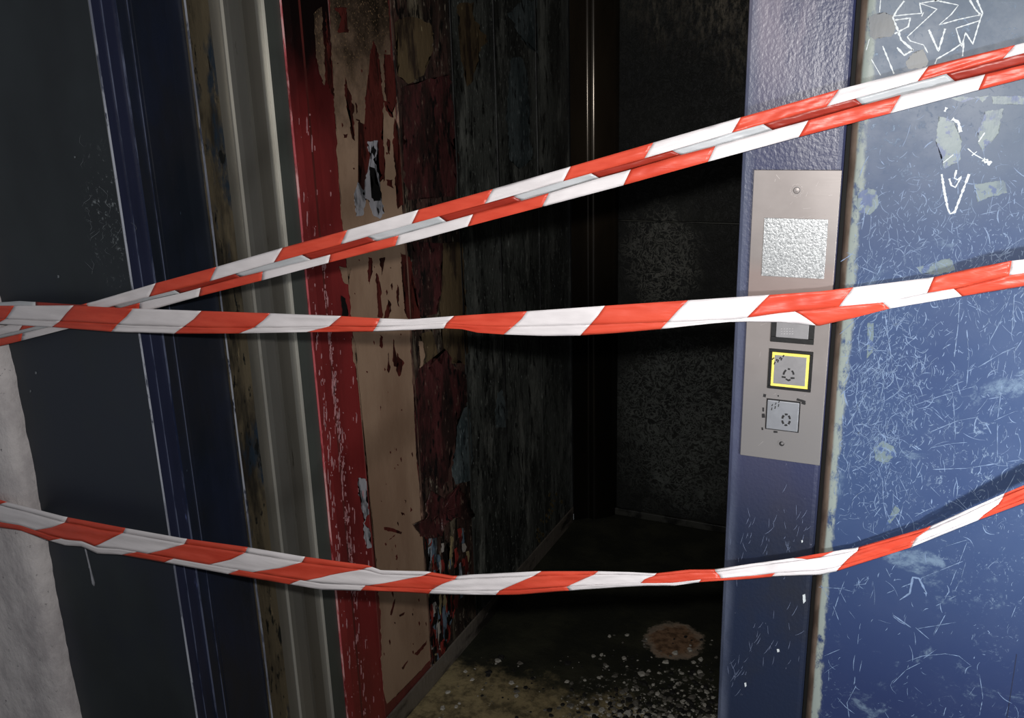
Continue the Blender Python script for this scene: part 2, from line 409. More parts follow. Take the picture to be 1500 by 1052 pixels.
def m_floor():
    n = NT('burnt_lift_floor')
    x, y = n.xyz[0], n.xyz[1]
    c = n.mix(n.ss(n.noise(7), .4, .7), lin((39, 40, 33)), lin((57, 57, 45)))
    # unburnt olive dirt in front
    e = n.mt('MULTIPLY_ADD', n.noise(9, (1, 1, 1), 8, .7), .35, y)
    g = n.ss(e, 1.07, .98)
    c = n.mix(g, c, n.mix(n.ss(n.noise(24, (1, 1, 1), 8, .7), .4, .65), lin((156, 141, 105)), lin((93, 84, 63))))
    w_ = n.mt('MULTIPLY', n.ss(n.noise(60, (1, 1, 1), 8, .7, off=3), .55, .66), n.ss(n.mt('MULTIPLY_ADD', n.noise(12), .5, n.ell(0, -.40, .34, 1, .80, .26)), 1.4, .9))
    c = n.mix(w_, c, lin((205, 200, 188)))
    # rust bloom
    r = n.mt('MULTIPLY_ADD', n.noise(24, (1, 1, 1), 8, .7), .95, n.ell(0, -.5445, .082, 1, 1.185, .088))
    c = n.mix(n.ss(r, 1.48, 1.36), c, n.mix(n.ss(n.noise(50), .4, .65), lin((150, 118, 92)), lin((100, 76, 58))))
    rim = n.mt('MULTIPLY', n.ss(r, 1.56, 1.44), n.ss(r, 1.2, 1.36))
    c = n.mix(n.mt('MULTIPLY', rim, .6), c, lin((168, 152, 134)))
    n.bump(n.noise(50, (1, 1, 1), 8, .65), .7, .004)
    return n.end(c, .6, 0, .3)
m_floor = m_floor()
m_tile = simple('landing_floor_concrete', (110, 106, 100), .8, 0, 20, .3, .3)
m_ceil = simple('dark_ceiling', (30, 30, 30), .8)

# ------------------------------------------------------------------ structure: landing and car
ZT = 2.2
XL = -1.09; YB = 1.91; XR = 0.30
fl1 = box('floor', (-2.6, -2.4, -.06), (1.6, 0.30, 0), m_tile); tag(fl1, 'bare landing floor in front of the lift doorway', 'floor', kind='structure')
fl2 = box('floor', (XL, .302, -.06), (XR, YB+.02, 0), m_floor)
tag(fl2, 'burnt lift car floor, black with a brown rust bloom', 'floor', kind='structure')
ce = box('ceiling', (XL-.05, .302, ZT), (XR+.02, YB+.05, ZT+.05), m_ceil); tag(ce, 'dark ceiling over the burnt lift car', 'ceiling', kind='structure')
wr = box('wall_right', (XR, .10, 0), (XR+.03, YB+.02, ZT), m_soot); tag(wr, 'sooty right wall of the lift car behind the blue post', 'wall', kind='structure')
wf = box('wall_front', (-2.6, .0, ZT-.10), (1.6, .12, 2.7), m_plaster); tag(wf, 'plaster wall above the lift doorway', 'wall', kind='structure')

# left plaster pier with a ragged rounded arris, stands a little proud of the dark panel
def plaster_pier():
    nz, v, f = 240, [], []
    pe = at(98, 1052, 1, -.03); xe = pe.x
    prof = [(-1.6, 0.06), (-1.6, -.03), (xe-.10, -.03), (xe-.05, -.032), (xe-.022, -.030), (xe-.010, -.024), (xe-.003, -.014), (xe, 0.0), (xe, .06)]
    prof = [(-2.6, .06), (-2.6, -.03)] + [(-2.3+(xe-.12+2.3)*k/6, -.03) for k in range(7)] + prof[2:]
    n = len(prof)
    for k in range(nz+1):
        z = 2.19*k/nz
        for i, (x, y) in enumerate(prof):
            a = mnoise.noise(Vector((x*9, y*30, z*9))); b = mnoise.noise(Vector((x*30, 5, z*34)))
            c2 = mnoise.noise(Vector((2.0, 5, z*60)))
            edge = 1.0 if x > xe-.03 else .25
            v.append((x+edge*(.006*a+.003*b+.0015*c2), y+(.0035*a+.0015*b if y < .05 else 0), z))
    for k in range(nz):
        for i in range(n):
            j = (i+1) % n; f.append((k*n+i, k*n+j, (k+1)*n+j, (k+1)*n+i))
    f.append(tuple(range(n-1, -1, -1))); f.append(tuple(nz*n+i for i in range(n)))
    o = mesh('wall_left', v, f, m_plaster, smooth=True); return o
pp = plaster_pier(); tag(pp, 'rough whitewashed plaster wall at the lower left edge', 'wall', kind='structure')

XA = at(181, 350, 1, 0).x
# ------------------------------------------------------------------ dark slate panel left of the opening
pn = empty('frame_panel', (-1.4, .02, 0), 'wide dark slate-blue metal panel between plaster wall and blue moulding', 'panel')
xe = at(98, 1052, 1, -.03).x
box('sheet', (xe-.004, .001, 0), (XA-.001, .03, ZT-.11), m_darkwall, pn, bevel=.0012)
# hardened drip of pale paint
def drip():
    a, b = at(124, 800, 1, 0), at(138, 858, 1, 0)
    bm = bmesh.new(); N = 14; rings = []
    for i in range(N+1):
        t = i/N; p = a.lerp(b, t); r = .0016+.0016*max(0, t-.6)/.4
        if i == N: r *= .55
        if i == 0: r *= .4
        rings.append([bm.verts.new(p+Vector((cos(q)*r, -max(0, sin(q))*r*1.6+.001, 0))) for q in [k*pi/4 for k in range(8)]])
    for i in range(N):
        for k in range(8): bm.faces.new((rings[i][k], rings[i][(k+1) % 8], rings[i+1][(k+1) % 8], rings[i+1][k]))
    bm.faces.new(rings[0]); bm.faces.new(rings[-1])
    return finish(bm, 'paint_drip', simple('grey_drip', (150, 152, 160), .5), pn, True)
drip()
bm = bmesh.new()
for (x, y) in ((53, 546), (45, 573), (28, 590), (75, 863), (60, 800), (131, 830), (110, 230), (86, 405)):
    s = random.uniform(1.2, 2.6); patch(bm, [(x-s*.6, y-s), (x+s*.6, y-s*.7), (x+s*.4, y+s), (x-s*.5, y+s*1.2)], 1, 0.0008, -.0008, 2, .5, x)
for k in range(26):      # hairline scuffs low on the sheet beside the moulding
    x = random.gauss(150, 18); y = random.gauss(310, 45); L = random.uniform(6, 22); a = random.uniform(.9, 2.2)
    P = [at(x+L*t*cos(a)+3*sin(5*t+k), y+L*t*sin(a), 1, 0.0008) for t in (0, .33, .66, 1)]
    ribbon(bm, P, .0005, Vector((0, -1, 0)), .0003)
finish(bm, 'chipped_specks', simple('grey_scuff', (120, 126, 132), .5), pn)['kind'] = 'stuff'

# ------------------------------------------------------------------ jamb profiles
def kx(p):
    d = ray(p, 350); return d.x/d.y
def prof_obj(name, rows, mats, parent, wob=0.0, back=.05, last=None):
    """rows: (pixel column at mid height, x, material of the face that starts here) seen along the jamb; a closed extrusion"""
    pts = []; fm = []
    for p, x, mi in rows:
        pts.append((x, x/kx(p)-1.0)); fm.append(mi)
    n = len(pts)
    q = [(pts[-1][0]-back, pts[-1][1]), (pts[0][0]-back, pts[0][1])]
    allp = pts + q; fm2 = fm[:-1]+[0, 0, 0]
    return prism(name, allp, 0, ZT-.11, mats, parent, fm2, nz=80, wob=wob)
bj = empty('door_jamb', (XA, .05, 0), 'dark blue door jamb with ribbed moulding and worn bright edges', 'door frame')
prof_obj('moulding', [(181, -1.156, 1), (185, -1.151, 0), (198.3, -1.150, 2), (200, -1.147, 0), (216.6, -1.146, 2), (219.6, -1.141, 3), (233.5, -1.140, 2), (235, -1.137, 3), (240, -1.137, 3)],
         [m_moulding, m_wornwhite, m_wornfaint, m_navy], bj, wob=.0006)
prof_obj('jamb_plate', [(240, -1.136, 0), (262, -1.137, 0), (285, -1.137, 0), (311, -1.134, 0)], [m_navy], bj, wob=.0004)

st = empty('door_track', (-1.12, .2, 0), 'fluted grey steel sliding door track between blue jamb and red post', 'door track')
prof_obj('dirty_channel', [(311.6, -1.130, 1), (314.6, -1.125, 0), (322, -1.1265, 0), (334, -1.1285, 0), (345, -1.127, 2), (352, -1.125, 2), (360.5, -1.121, 2)], [m_dirty, m_wornwhite, m_steelB], st, wob=.0012)
prof_obj('fluted_rail', [(360.8, -1.119, 1), (365, -1.111, 0), (372, -1.110, 0), (386, -1.112, 0), (390.5, -1.119, 2), (397, -1.119, 2), (408, -1.117, 0), (416.5, -1.114, 1), (421, -1.105, 3), (423, -1.105, 3)], [m_steelA, m_steeledge, m_steelB, m_steelgreen], st, wob=.0004)
prof_obj('side_strip', [(423.2, -1.1045, 0), (432, -1.103, 0), (441.5, -1.102, 0)], [m_steelgreen], st)

rp = empty('door_post', (-1.095, .4, 0), 'glossy red painted lift car door post with chipped ridge', 'door frame')
prof_obj('post', [(442, -1.1015, 1), (445, -1.0975, 0), (456, -1.0925, 0), (467.5, -1.091, 2), (470.5, -1.0925, 0), (480, -1.0935, 0), (503, -1.0915, 0), (508, -1.0915, 0)], [m_red, m_pink, m_redbase], rp, wob=.0005)
# pale chips on the red post
def chips_on_red():
    bm = bmesh.new()
    for k in range(420):
        y = random.choice((random.uniform(150, 1050), random.gauss(640, 110))); x0 = 443+.094*(y-350)
        c = random.random()
        x = x0 + (random.gauss(27, 2.2) if c < .55 else random.gauss(9, 2) if c < .8 else random.uniform(4, 55))
        if y < 330 and random.random() < .6: continue
        if x > x0+56 or x < x0+3: continue
        s = random.uniform(.35, 1.2); h = s*random.choice((1, 2, 4, 7, 11))*random.uniform(.7, 1.2)
        patch(bm, [(x-s*.5, y-h), (x+s*.5, y-h*.6), (x+s*.6, y+h*.5), (x, y+h), (x-s*.6, y+h*.3)], 0, -1.0912, .0008, 3, .5, k)
    finish(bm, 'paint_chips', m_greychip, rp)['kind'] = 'stuff'
m_greychip = simple('pale_pink_chip', (206, 152, 156), .5)
chips_on_red()
def P6(l): return [(400+x/2.988, 700+y/2.988) for x, y in l]
def P5(l): return [(400+x/3, 350+y/3) for x, y in l]
def P4(l): return [(400+x/3, y/3) for x, y in l]
patches('bare_patch', [P6([(372, 0), (400, 5), (412, 80), (414, 150), (400, 200), (388, 150), (380, 80)]), P6([(396, 195), (422, 235), (428, 300), (412, 310), (400, 258)])], 0, -1.0913, .0006, m_greyflake, rp, 'pale grey chipped patch', 2.2, 3.0, 5)

# ------------------------------------------------------------------ left car wall
wl = empty('wall_left', (XL, 1.1, 0), 'left wall of the lift car, scorched panels with peeling beige and maroon paint', 'wall', 'structure')
def ypx(p): return XL/kx(p)-1.0
ys = [ypx(p) for p in (508, 593.5, 674, 733, 790, 836)]
mats5 = [m_redbase, m_charbrown, m_charpanel, m_charpanel, m_charpanel]
for i in range(5):
    o = box('wall_panel', (XL-.02, ys[i]+.0015, .0), (XL+(0 if i < 2 else .0), ys[i+1]-.0015, ZT), mats5[i], wl, bevel=.003)
box('backing', (XL-.04, ys[0]-.01, 0), (XL-.018, YB+.03, ZT), m_joint, wl)
# thin raised seam beads
m_bead = aged('scorched_bead', (104, 78, 66), [((30, 24, 22), 20, (1, 1, .2), .45, .6), ((150, 120, 104), 70, (1, 1, .2), .6, .68)], .4)
m_bead2 = aged('sooty_bead', (52, 54, 52), [((18, 18, 18), 16, (1, 1, .2), .42, .56), ((120, 122, 116), 60, (1, 1, .2), .62, .7)], .4)
for y, m in ((ys[1], m_bead), (ys[2], m_bead2), (ys[3], m_bead2), (ys[4], m_bead2)):
    prism('seam_bead', [(XL-.002, y+.004), (XL-.002, y-.004), (XL+.002, y-.003), (XL+.0032, y), (XL+.002, y+.003)], 0, ZT, m, wl, nz=60, wob=.0008)
# beige coat
X0 = XL+.0004

patches('beige_coat', [[(482, -20), (567, -20), (572, 80), (580, 180), (588, 290), (597, 440), (600, 490), (606, 600), (612, 700), (619, 800), (627, 900), (631, 966), (598, 1000), (567, 1031), (561, 1010), (557, 900), (547, 780), (539, 700), (528, 600), (516, 480), (509, 400), (500, 320), (490, 160), (485, 60)]], 0, X0, .0009, m_beige, wl, 'beige paint layer', 5, 1.5, 3)
patches('beige_coat', [[(459, 20), (470, 10), (473, 60), (477, 100), (475, 125), (466, 100), (461, 60)]], 0, X0, .0009, m_beige, wl, 'beige paint layer', 4, 1.8, 8)
patches('beige_coat', [P5([(290, 120), (342, 130), (332, 200), (310, 195)])], 0, X0, .0009, m_beige, wl, 'beige paint layer', 3, 1.2, 5)
patches('beige_coat', [P5([(345, 430), (372, 470), (364, 560), (352, 540)])], 0, X0, .0009, m_beige, wl, 'beige paint layer', 3, 1.2, 6)
for l in ([(640, 450), (655, 450), (665, 520), (648, 600)], [(600, 130), (612, 130), (640, 330), (655, 360), (630, 380), (605, 250)]):
    patches('beige_coat', [P5(l)], 0, X0, .0009, m_beige, wl, 'beige paint layer', 3, 1.2, 7)
X1 = X0+.0010
bm = bmesh.new()
streaks4 = [[(440, 180), (462, 240), (470, 300), (482, 470), (480, 600), (492, 700), (488, 800), (455, 700), (430, 740), (405, 840), (370, 945), (385, 800), (380, 690), (368, 520), (405, 570), (408, 430), (428, 260)],
 [(315, 340), (333, 390), (347, 430), (355, 620), (346, 600), (340, 500), (322, 470)], [(488, 235), (515, 240), (532, 290), (545, 450), (520, 500), (500, 470), (490, 380)],
 [(232, 50), (242, 180), (262, 360), (268, 420), (250, 400), (228, 330)], [(270, 35), (325, 35), (312, 90), (330, 140), (285, 142), (302, 80)],
 [(535, 520), (552, 600), (572, 900), (548, 920), (538, 760), (528, 620)], [(362, 450), (372, 470), (368, 500)], [(308, 590), (328, 588), (322, 608), (310, 606)], [(500, 610), (512, 615), (508, 680)],
 [(480, 440), (512, 450), (524, 520), (505, 500)], [(495, 790), (530, 790), (528, 830), (500, 815)], [(300, 540), (305, 545), (303, 560)]]
streaks5 = [[(420, 80), (435, 85), (430, 150), (422, 200), (418, 140)], [(452, 150), (465, 190), (472, 260), (478, 350), (460, 345), (458, 250)], [(505, 265), (520, 280), (506, 345), (488, 350), (495, 310)],
 [(560, 60), (600, 80), (612, 200), (640, 330), (650, 400), (610, 400), (585, 330), (572, 230)], [(530, 440), (536, 500), (545, 560), (534, 560), (528, 500)], [(545, 500), (560, 530), (575, 545), (560, 560), (556, 605), (548, 580)],
 [(470, 420), (482, 430), (480, 480), (470, 470)], [(505, 500), (512, 560), (506, 590)], [(470, 735), (476, 740), (472, 755)], [(485, 570), (495, 575), (490, 580)], [(545, 200), (552, 230), (550, 300), (543, 260)], [(465, 85), (490, 80), (488, 115), (478, 160), (470, 120)]]
streaks6 = [[(485, 215), (530, 222), (562, 238), (560, 246), (520, 236), (488, 228)], [(512, 600), (524, 548), (534, 530), (530, 560), (518, 602)], [(553, 602), (576, 588), (570, 600), (556, 608)],
 [(618, 772), (645, 745), (672, 712), (670, 730), (630, 778)], [(562, 832), (580, 808), (592, 800), (585, 818), (568, 840)], [(508, 272), (535, 250), (520, 262)], [(575, 95), (582, 100), (578, 112)], [(600, 130), (608, 140), (602, 150)], [(560, 150), (575, 155), (565, 165)]]
patches('peeled_streak', [P4(l) for l in streaks4], 0, X1, .0007, m_darkred, wl, 'dark red streak where the beige paint has peeled', 2.4, 2.6, 3)
patches('peeled_streak', [P5(l) for l in streaks5], 0, X1, .0007, m_darkred, wl, 'dark red streak where the beige paint has peeled', 2.4, 2.2, 50)
patches('peeled_streak', [P6(l) for l in streaks6], 0, X1, .0007, m_darkred, wl, 'dark red streak where the beige paint has peeled', 2.4, 1.2, 90)
for k in range(60):
    y = random.uniform(60, 1000); x = random.gauss(.55, .25)
    xl_ = interp([(0, 484), (400, 511), (700, 541), (1000, 562)], y); xr_ = interp([(0, 568), (500, 600), (900, 627), (1000, 630)], y)
    x = xl_+(xr_-xl_)*min(.95, max(.05, x)); s = random.uniform(.5, 1.4); h = s*random.uniform(.8, 4)
    if y > 960: continue
    patch(bm, [(x-s, y-h*.4), (x, y-h), (x+s, y), (x+s*.3, y+h)], 0, X1, .0007, 3, .5, k)
o = finish(bm, 'peeled_specks', m_darkred, wl); o['kind'] = 'stuff'

X2 = X1+.0008
patches('bare_patch', [P4([(415, 620), (455, 618), (462, 660), (440, 700), (462, 760), (475, 860), (484, 935), (470, 960), (440, 950), (425, 880), (400, 870), (405, 790), (425, 720)])], 0, X2, .0008, m_greyflake, wl, 'pale grey bared patch', 3, 2.6, 4)
patches('bare_patch', [P4([(372, 800), (392, 830), (405, 900), (395, 945), (365, 950), (358, 890)])], 0, X2, .0008, m_greyflake, wl, 'pale grey bared patch', 3, 2.4, 4)
X3 = X2+.0009
patches('burnt_spot', [P4([(425, 730), (442, 740), (448, 800), (478, 850), (470, 880), (440, 885), (428, 850), (436, 800)])], 0, X3, .0006, m_black, wl, None, 3, 2.4, 4)
patches('burnt_spot', [P4([(440, 640), (450, 660), (446, 690), (434, 670)])], 0, X3, .0006, m_black, wl, None, 3, 1.4, 4)
patches('burnt_spot', [P4([(455, 910), (468, 920), (462, 945)])], 0, X3, .0006, m_black, wl, None, 3, 1.4, 4)
patches('burnt_spot', [P5([(298, 250), (318, 262), (330, 330), (325, 345), (305, 342), (300, 300)])], 0, X1, .0006, m_black, wl, None, 3, 1.4, 4)
# paint layers on the second and third panels

patches('scorched_coat', [P5([(735, 20), (830, 10), (845, 300), (852, 560), (800, 520), (770, 560), (740, 440), (730, 250)])], 0, X0, .0006, m_brownp, wl, None, 4, 3, 31)
patches('scorched_coat', [P4([(540, 90), (600, 70), (690, 100), (700, 220), (660, 330), (590, 370), (545, 330)])], 0, X0, .0006, m_brownp, wl, None, 4, 4, 32)
patches('scorched_coat', [P4([(810, 20), (880, 10), (890, 90), (940, 180), (900, 240), (880, 360), (845, 380), (830, 240)])], 0, X0, .0006, m_brownp, wl, None, 4, 4, 33)
patches('scorched_coat', [P5([(640, 420), (700, 400), (740, 600), (735, 680), (700, 660), (660, 560)])], 0, X0, .0006, m_brownp, wl, None, 4, 3, 35)

patches('maroon_coat', [P5([(622, 640), (640, 570), (700, 560), (720, 620), (748, 560), (762, 480), (790, 560), (850, 600), (858, 715), (800, 755), (806, 850), (775, 960), (765, 1060), (740, 1100), (690, 1040), (650, 1060), (632, 980)])], 0, X0, .0018, m_maroon, wl, 'dark maroon paint layer', 4, 3, 41)
patches('maroon_coat', [P5([(615, 10), (745, 20), (740, 200), (720, 330), (650, 340), (620, 200)])], 0, X0, .0007, m_maroon, wl, 'dark maroon paint layer', 4, 3, 42)
patches('maroon_coat', [P4([(560, 380), (770, 330), (800, 560), (800, 860), (590, 880)])], 0, X0, .0004, m_maroon, wl, 'dark maroon paint layer', 5, 5, 44)

patches('bared_coat', [P5([(806, 762), (862, 728), (872, 900), (872, 1060), (800, 1080), (785, 1020), (806, 900)])], 0, X0, .0005, m_bluegrey, wl, None, 4, 2.4, 51)
patches('bared_coat', [P4([(1050, 260), (1085, 250), (1110, 300), (1128, 440), (1130, 600), (1135, 700), (1085, 740), (1040, 700), (1030, 520), (1035, 350)])], 0, X0, .0006, m_bluegrey, wl, None, 4, 3.4, 52)
patches('bared_coat', [P4([(1030, 60), (1100, 0), (1160, 0), (1160, 240), (1120, 200), (1060, 120)])], 0, X0, .0006, m_bluegrey, wl, None, 4, 4, 53)
patches('bared_coat', [P5([(985, 680), (1010, 660), (1030, 760), (1025, 830), (980, 830), (975, 760)])], 0, X0, .0005, m_bluegrey, wl, None, 4, 3, 54)
# thick curled maroon flap
def flap():
    poly = ragged(P6([(602, 208), (640, 185), (662, 168), (652, 110), (680, 55), (740, 90), (800, 28), (855, 118), (872, 160), (830, 182), (790, 172), (748, 190), (722, 250), (660, 265), (625, 245)]), 3.5, 2.5, 61)
    bm = bmesh.new(); cx = sum(p[0] for p in poly)/len(poly); cy = sum(p[1] for p in poly)/len(poly)
    rings = []
    for k, s in enumerate((1, .8, .5, .2)):
        rg = []
        for i, (x, y) in enumerate(poly):
            xx, yy = cx+(x-cx)*s, cy+(y-cy)*s
            p = at(xx, yy, 0, XL); lift = (.010 if s == 1 else .006 if s > .7 else .003)*(.6+.6*abs(mnoise.noise(Vector((i*.25, k, 1)))))
            if yy > cy and s == 1: lift *= 1.5
            p.x += lift+.001; rg.append(bm.verts.new(p))
        rings.append(rg)
    n = len(poly)
    for k in range(3):
        for i in range(n): bm.faces.new((rings[k][i], rings[k][(i+1) % n], rings[k+1][(i+1) % n], rings[k+1][i]))
    bm.faces.new(rings[-1])
    o = finish(bm, 'paint_flap', m_maroon, wl, True); o['label'] = 'curled flap of thick maroon paint'
    md = o.modifiers.new('s', 'SOLIDIFY'); md.thickness = .0012
flap()
# layered multicoloured slivers of old coats under the flap
cols = [((150, 58, 52), 'red'), ((150, 158, 166), 'grey'), ((104, 122, 138), 'blue'), ((168, 150, 112), 'ochre'), ((30, 26, 24), 'burnt'), ((176, 168, 160), 'white'), ((92, 40, 38), 'maroon')]
cm = [aged(n_+'_old_coat', c, [(tuple(int(q*.45) for q in c), 40, (1, 1, .3), .48, .6)], .4, bump=.8) for c, n_ in cols]
bm = bmesh.new()
for k in range(150):
    y = random.uniform(775, 978); u = random.random()
    lo = interp([(770, 622), (880, 628), (980, 634)], y); hi = interp([(770, 684), (840, 686), (900, 664), (980, 645)], y)
    x = lo+(hi-lo)*u; wd = random.uniform(2.6, 6.4); h = random.uniform(6, 20)
    mi = random.choice([0, 0, 1, 2, 2, 3, 4, 4, 4, 5, 6])
    lay = X0+.0006+.0004*(k % 7)
    patch(bm, [(x-wd*.5, y-h*.8), (x+wd*.2, y-h), (x+wd*.6, y-h*.2), (x+wd*.3, y+h*.8), (x-wd*.3, y+h)], 0, lay, .0006, 4, 1.3, k*1.7, mi)
o = finish(bm, 'old_paint_slivers', cm, wl); o['kind'] = 'stuff'; o['label'] = 'ragged red, blue, white and ochre slivers of old paint'
# mould and rust trace low on the third panel
bm = bmesh.new()
for k in range(40):
    t = random.random(); x = 800+10*sin(t*7)+random.gauss(0, 4); y = 720+90*t+random.gauss(0, 5)
    s = random.uniform(.6, 2.2); patch(bm, [(x-s, y), (x, y-s*1.6), (x+s, y), (x, y+s*1.6)], 0, X0, .0006, 2, .6, k)
finish(bm, 'rust_specks', simple('ochre_rust', (104, 90, 58), .6), wl)['kind'] = 'stuff'
# kick strip along the foot of the wall
kb = box('baseboard_left', (XL+.0005, ys[0]+.002, 0), (XL+.006, ys[5]-.01, .060), aged('scuffed_kick_strip', (112, 104, 96), [((44, 40, 38), 10, (1, .3, 1), .45, .6), ((122, 116, 112), 60, (1, .4, 1), .6, .68)], .45, bump=.8), bevel=.0012)
tag(kb, 'scuffed grey kick strip at the foot of the left car wall', 'baseboard', kind='structure')

# ------------------------------------------------------------------ corner post and back wall
def corner_post():
    a = Vector((XL+.002, ys[5]+.002)); xb = at(905, 500, 1, YB).x; b = Vector((xb, YB-.002))
    pts = []; 
    # shallow rounded column bridging the corner, with a narrow bright nose
    def pl(p, d): # point at pixel column p lying d in front of the chord
        dr = ray(p, 350); dx, dy = dr.x, dr.y
        # intersect the plan ray with chord shifted by d towards the camera
        n = Vector((b.y-a.y, -(b.x-a.x))).normalized(); e = Vector((EYE.x, EYE.y)); dd = Vector((dx, dy))
        a2 = a+n*d; t = ((a2-e).dot(n))/(dd.dot(n)); q = e+dd*t; return (q.x, q.y)
    for p, d in ((837, 0), (850, .001), (858, .0015), (861, .0025), (863, .005), (865, .010), (867, .015), (869, .018), (872, .0198), (876, .0205), (884, .020), (892, .018), (900, .014), (904, .008), (906, -.001)):
        pts.append(pl(p, d))
    pts = pts[:-1]+[(xb, YB-.002), (XL+.002, YB-.002)]
    o = prism('corner_post', pts, 0, ZT, m_chrome)
    for p in o.data.polygons: p.use_smooth = True
    o.data.set_sharp_from_angle(angle=radians(40))
    return xb
xb = corner_post()
tag(bpy.data.objects['corner_post'], 'smoke-browned rounded steel corner post inside the lift car', 'post')
wb = empty('wall_back', (-.4, YB, 0), 'blackened back wall of the lift car with pale soot patterns', 'wall', 'structure')
zs = at(980, 325, 1, YB).z
box('wall_panel', (xb-.02, YB, 0), (XR-.002, YB+.02, zs-.002), m_back, wb, bevel=.003)
box('wall_panel', (xb-.02, YB+.001, zs+.002), (XR-.002, YB+.021, ZT), m_back, wb, bevel=.003)
box('backing', (xb-.02, YB+.0215, 0), (XR-.002, YB+.04, ZT), m_joint, wb)
box('seam_strip', (xb, YB-.0012, zs-.0015), (XR-.002, YB+.002, zs+.0022), aged('dull_seam', (70, 70, 64), [((20, 20, 18), 7, (1, 1, 1), .48, .56)], .35), wb)
sk = box('baseboard_back', (xb-.01, YB-.016, .0), (XR-.002, YB-.001, .028), aged('grimy_skirting', (62, 62, 58), [((26, 26, 24), 10, (1, 1, 1), .45, .6)], .35, bump=.5), bevel=.003)
tag(sk, 'low grey skirting strip at the foot of the back wall', 'baseboard', kind='structure')

# ------------------------------------------------------------------ floor debris
bm = bmesh.new()
def chunk(x, y, s, mi):
    h = s*random.uniform(.3, .7); n = random.choice((5, 6, 7)); a0 = random.random()*6
    lo = []; hi = []
    for k in range(n):
        a = a0+2*pi*k/n; r = s*random.uniform(.6, 1.2)
        lo.append(bm.verts.new((x+cos(a)*r, y+sin(a)*r, 0.0002))); hi.append(bm.verts.new((x+cos(a)*r*.7, y+sin(a)*r*.7, h*random.uniform(.6, 1))))
    f = bm.faces.new(hi); f.material_index = mi
    for k in range(n):
        f = bm.faces.new((lo[k], lo[(k+1) % n], hi[(k+1) % n], hi[k])); f.material_index = mi
for k in range(1500):
    px_ = random.gauss(975, 62); py_ = 1052-abs(random.gauss(0, 34))+22
    if k % 6 == 0: px_, py_ = random.uniform(640, 1050), random.uniform(960, 1070)
    if k % 11 == 0: px_, py_ = random.uniform(880, 1045), random.uniform(930, 1050)
    if px_ > 1056 or py_ > 1120 or py_ < 2600-2.55*px_: continue
    p = at(px_, py_, 2, 0)
    if p.x < XL+.03 or p.y < .32 or p.x > XR-.02: continue
    chunk(p.x, p.y, random.choice((.0012, .002, .003, .004, .006, .009))*random.uniform(.7, 1.3), random.choice((0, 0, 1, 1, 2, 2, 2)))
o = finish(bm, 'floor_debris', [simple('white_ash_crumb', (180, 176, 166), .7), simple('grey_ash_crumb', (104, 100, 92), .8), simple('black_char_crumb', (26, 24, 22), .8)])
tag(o, 'scattered white and grey ash crumbs on the lift car floor', 'debris', kind='stuff')

# ------------------------------------------------------------------ blue post with the call panel
xK = at(1076, 450, 1, 0).x; xLp = at(1217, 480, 1, 0).x
bp = empty('door_post', ((xK+xLp)/2, .03, 0), 'blue orange-peel painted door post carrying the call panel', 'door frame')
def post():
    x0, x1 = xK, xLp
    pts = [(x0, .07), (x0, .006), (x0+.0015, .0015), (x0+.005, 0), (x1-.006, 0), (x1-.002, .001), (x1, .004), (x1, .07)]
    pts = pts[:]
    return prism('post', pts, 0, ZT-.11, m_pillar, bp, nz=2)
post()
patches('white_chip', [[(x-w_, y-h*.8), (x+w_*.6, y-h), (x+w_, y+h*.5), (x-w_*.5, y+h)] for (x, y, w_, h) in ((1178, 877, 2.2, 7), (1140, 953, 2, 2.4), (1092, 1003, 1.6, 3.4), (1175, 793, 1.4, 2))], 1, 0.0002, -.0007, m_scrw, bp, None, 3, .5, 2)
bm = bmesh.new()
for k in range(90):
    c = random.choice(((1080, 985, 12), (1100, 800, 25), (1140, 940, 30), (1160, 790, 20)))
    x, y = random.gauss(c[0], c[2]), random.gauss(c[1], 25); L = random.uniform(4, 18); a = random.gauss(-1.2, .35)
    if not (1060 < x < 1180): continue
    P = [at(x+L*t*cos(a), y+L*t*sin(a)+1.5*sin(3*t), 1, 0) for t in (0, .35, .7, 1)]
    if P[0].x < xK+.004 or P[-1].x > xLp-.004: continue
    ribbon(bm, P, .0004, Vector((0, -1, 0)), .0003)
finish(bm, 'fine_scratches', simple('dull_blue_scratch', (104, 114, 140), .5), bp)['kind'] = 'stuff'

# call panel
cp = empty('call_panel', (-.128, -.001, 1.09), 'brushed steel lift call panel with alarm and 0 buttons', 'call panel')
px0 = at(1088, 600, 1, 0).x; px1 = at(1206, 600, 1, 0).x; pz0 = 1.0905; pz1 = 1.426
px0, px1 = -.1742, -.0832
box('face_plate', (px0, -.0030, pz0), (px1, -.0001, pz1), m_plate, cp, bevel=.0008)
PF = -.0030
def quad_px(l, y=PF): return [at(x, yy, 1, y) for x, yy in l]
def slab(name, x0, x1, z0, z1, ya, yb, m, parent, bev=.0005): return box(name, (x0, yb, z0), (x1, ya, z1), m, parent, bevel=bev)
wa, wb_ = at(1119, 319, 1, PF), at(1207, 410, 1, PF)
slab('display_window', wa.x+.0006, wb_.x, wb_.z+.0010, wa.z, PF+.0004, PF-.0012, m_foil, cp, .0004)
def ring(bm, c, r0_, r1_, y0, y1, n=28):
    vs = []
    for (r, y) in ((r0_, y0), (r0_, y1), (r1_, y1), (r1_, y0)):
        vs.append([bm.verts.new((c.x+r*cos(2*pi*k/n), y, c.z+r*sin(2*pi*k/n))) for k in range(n)])
    for a in range(4):
        for k in range(n): bm.faces.new((vs[a][k], vs[a][(k+1) % n], vs[(a+1) % 4][(k+1) % n], vs[(a+1) % 4][k]))
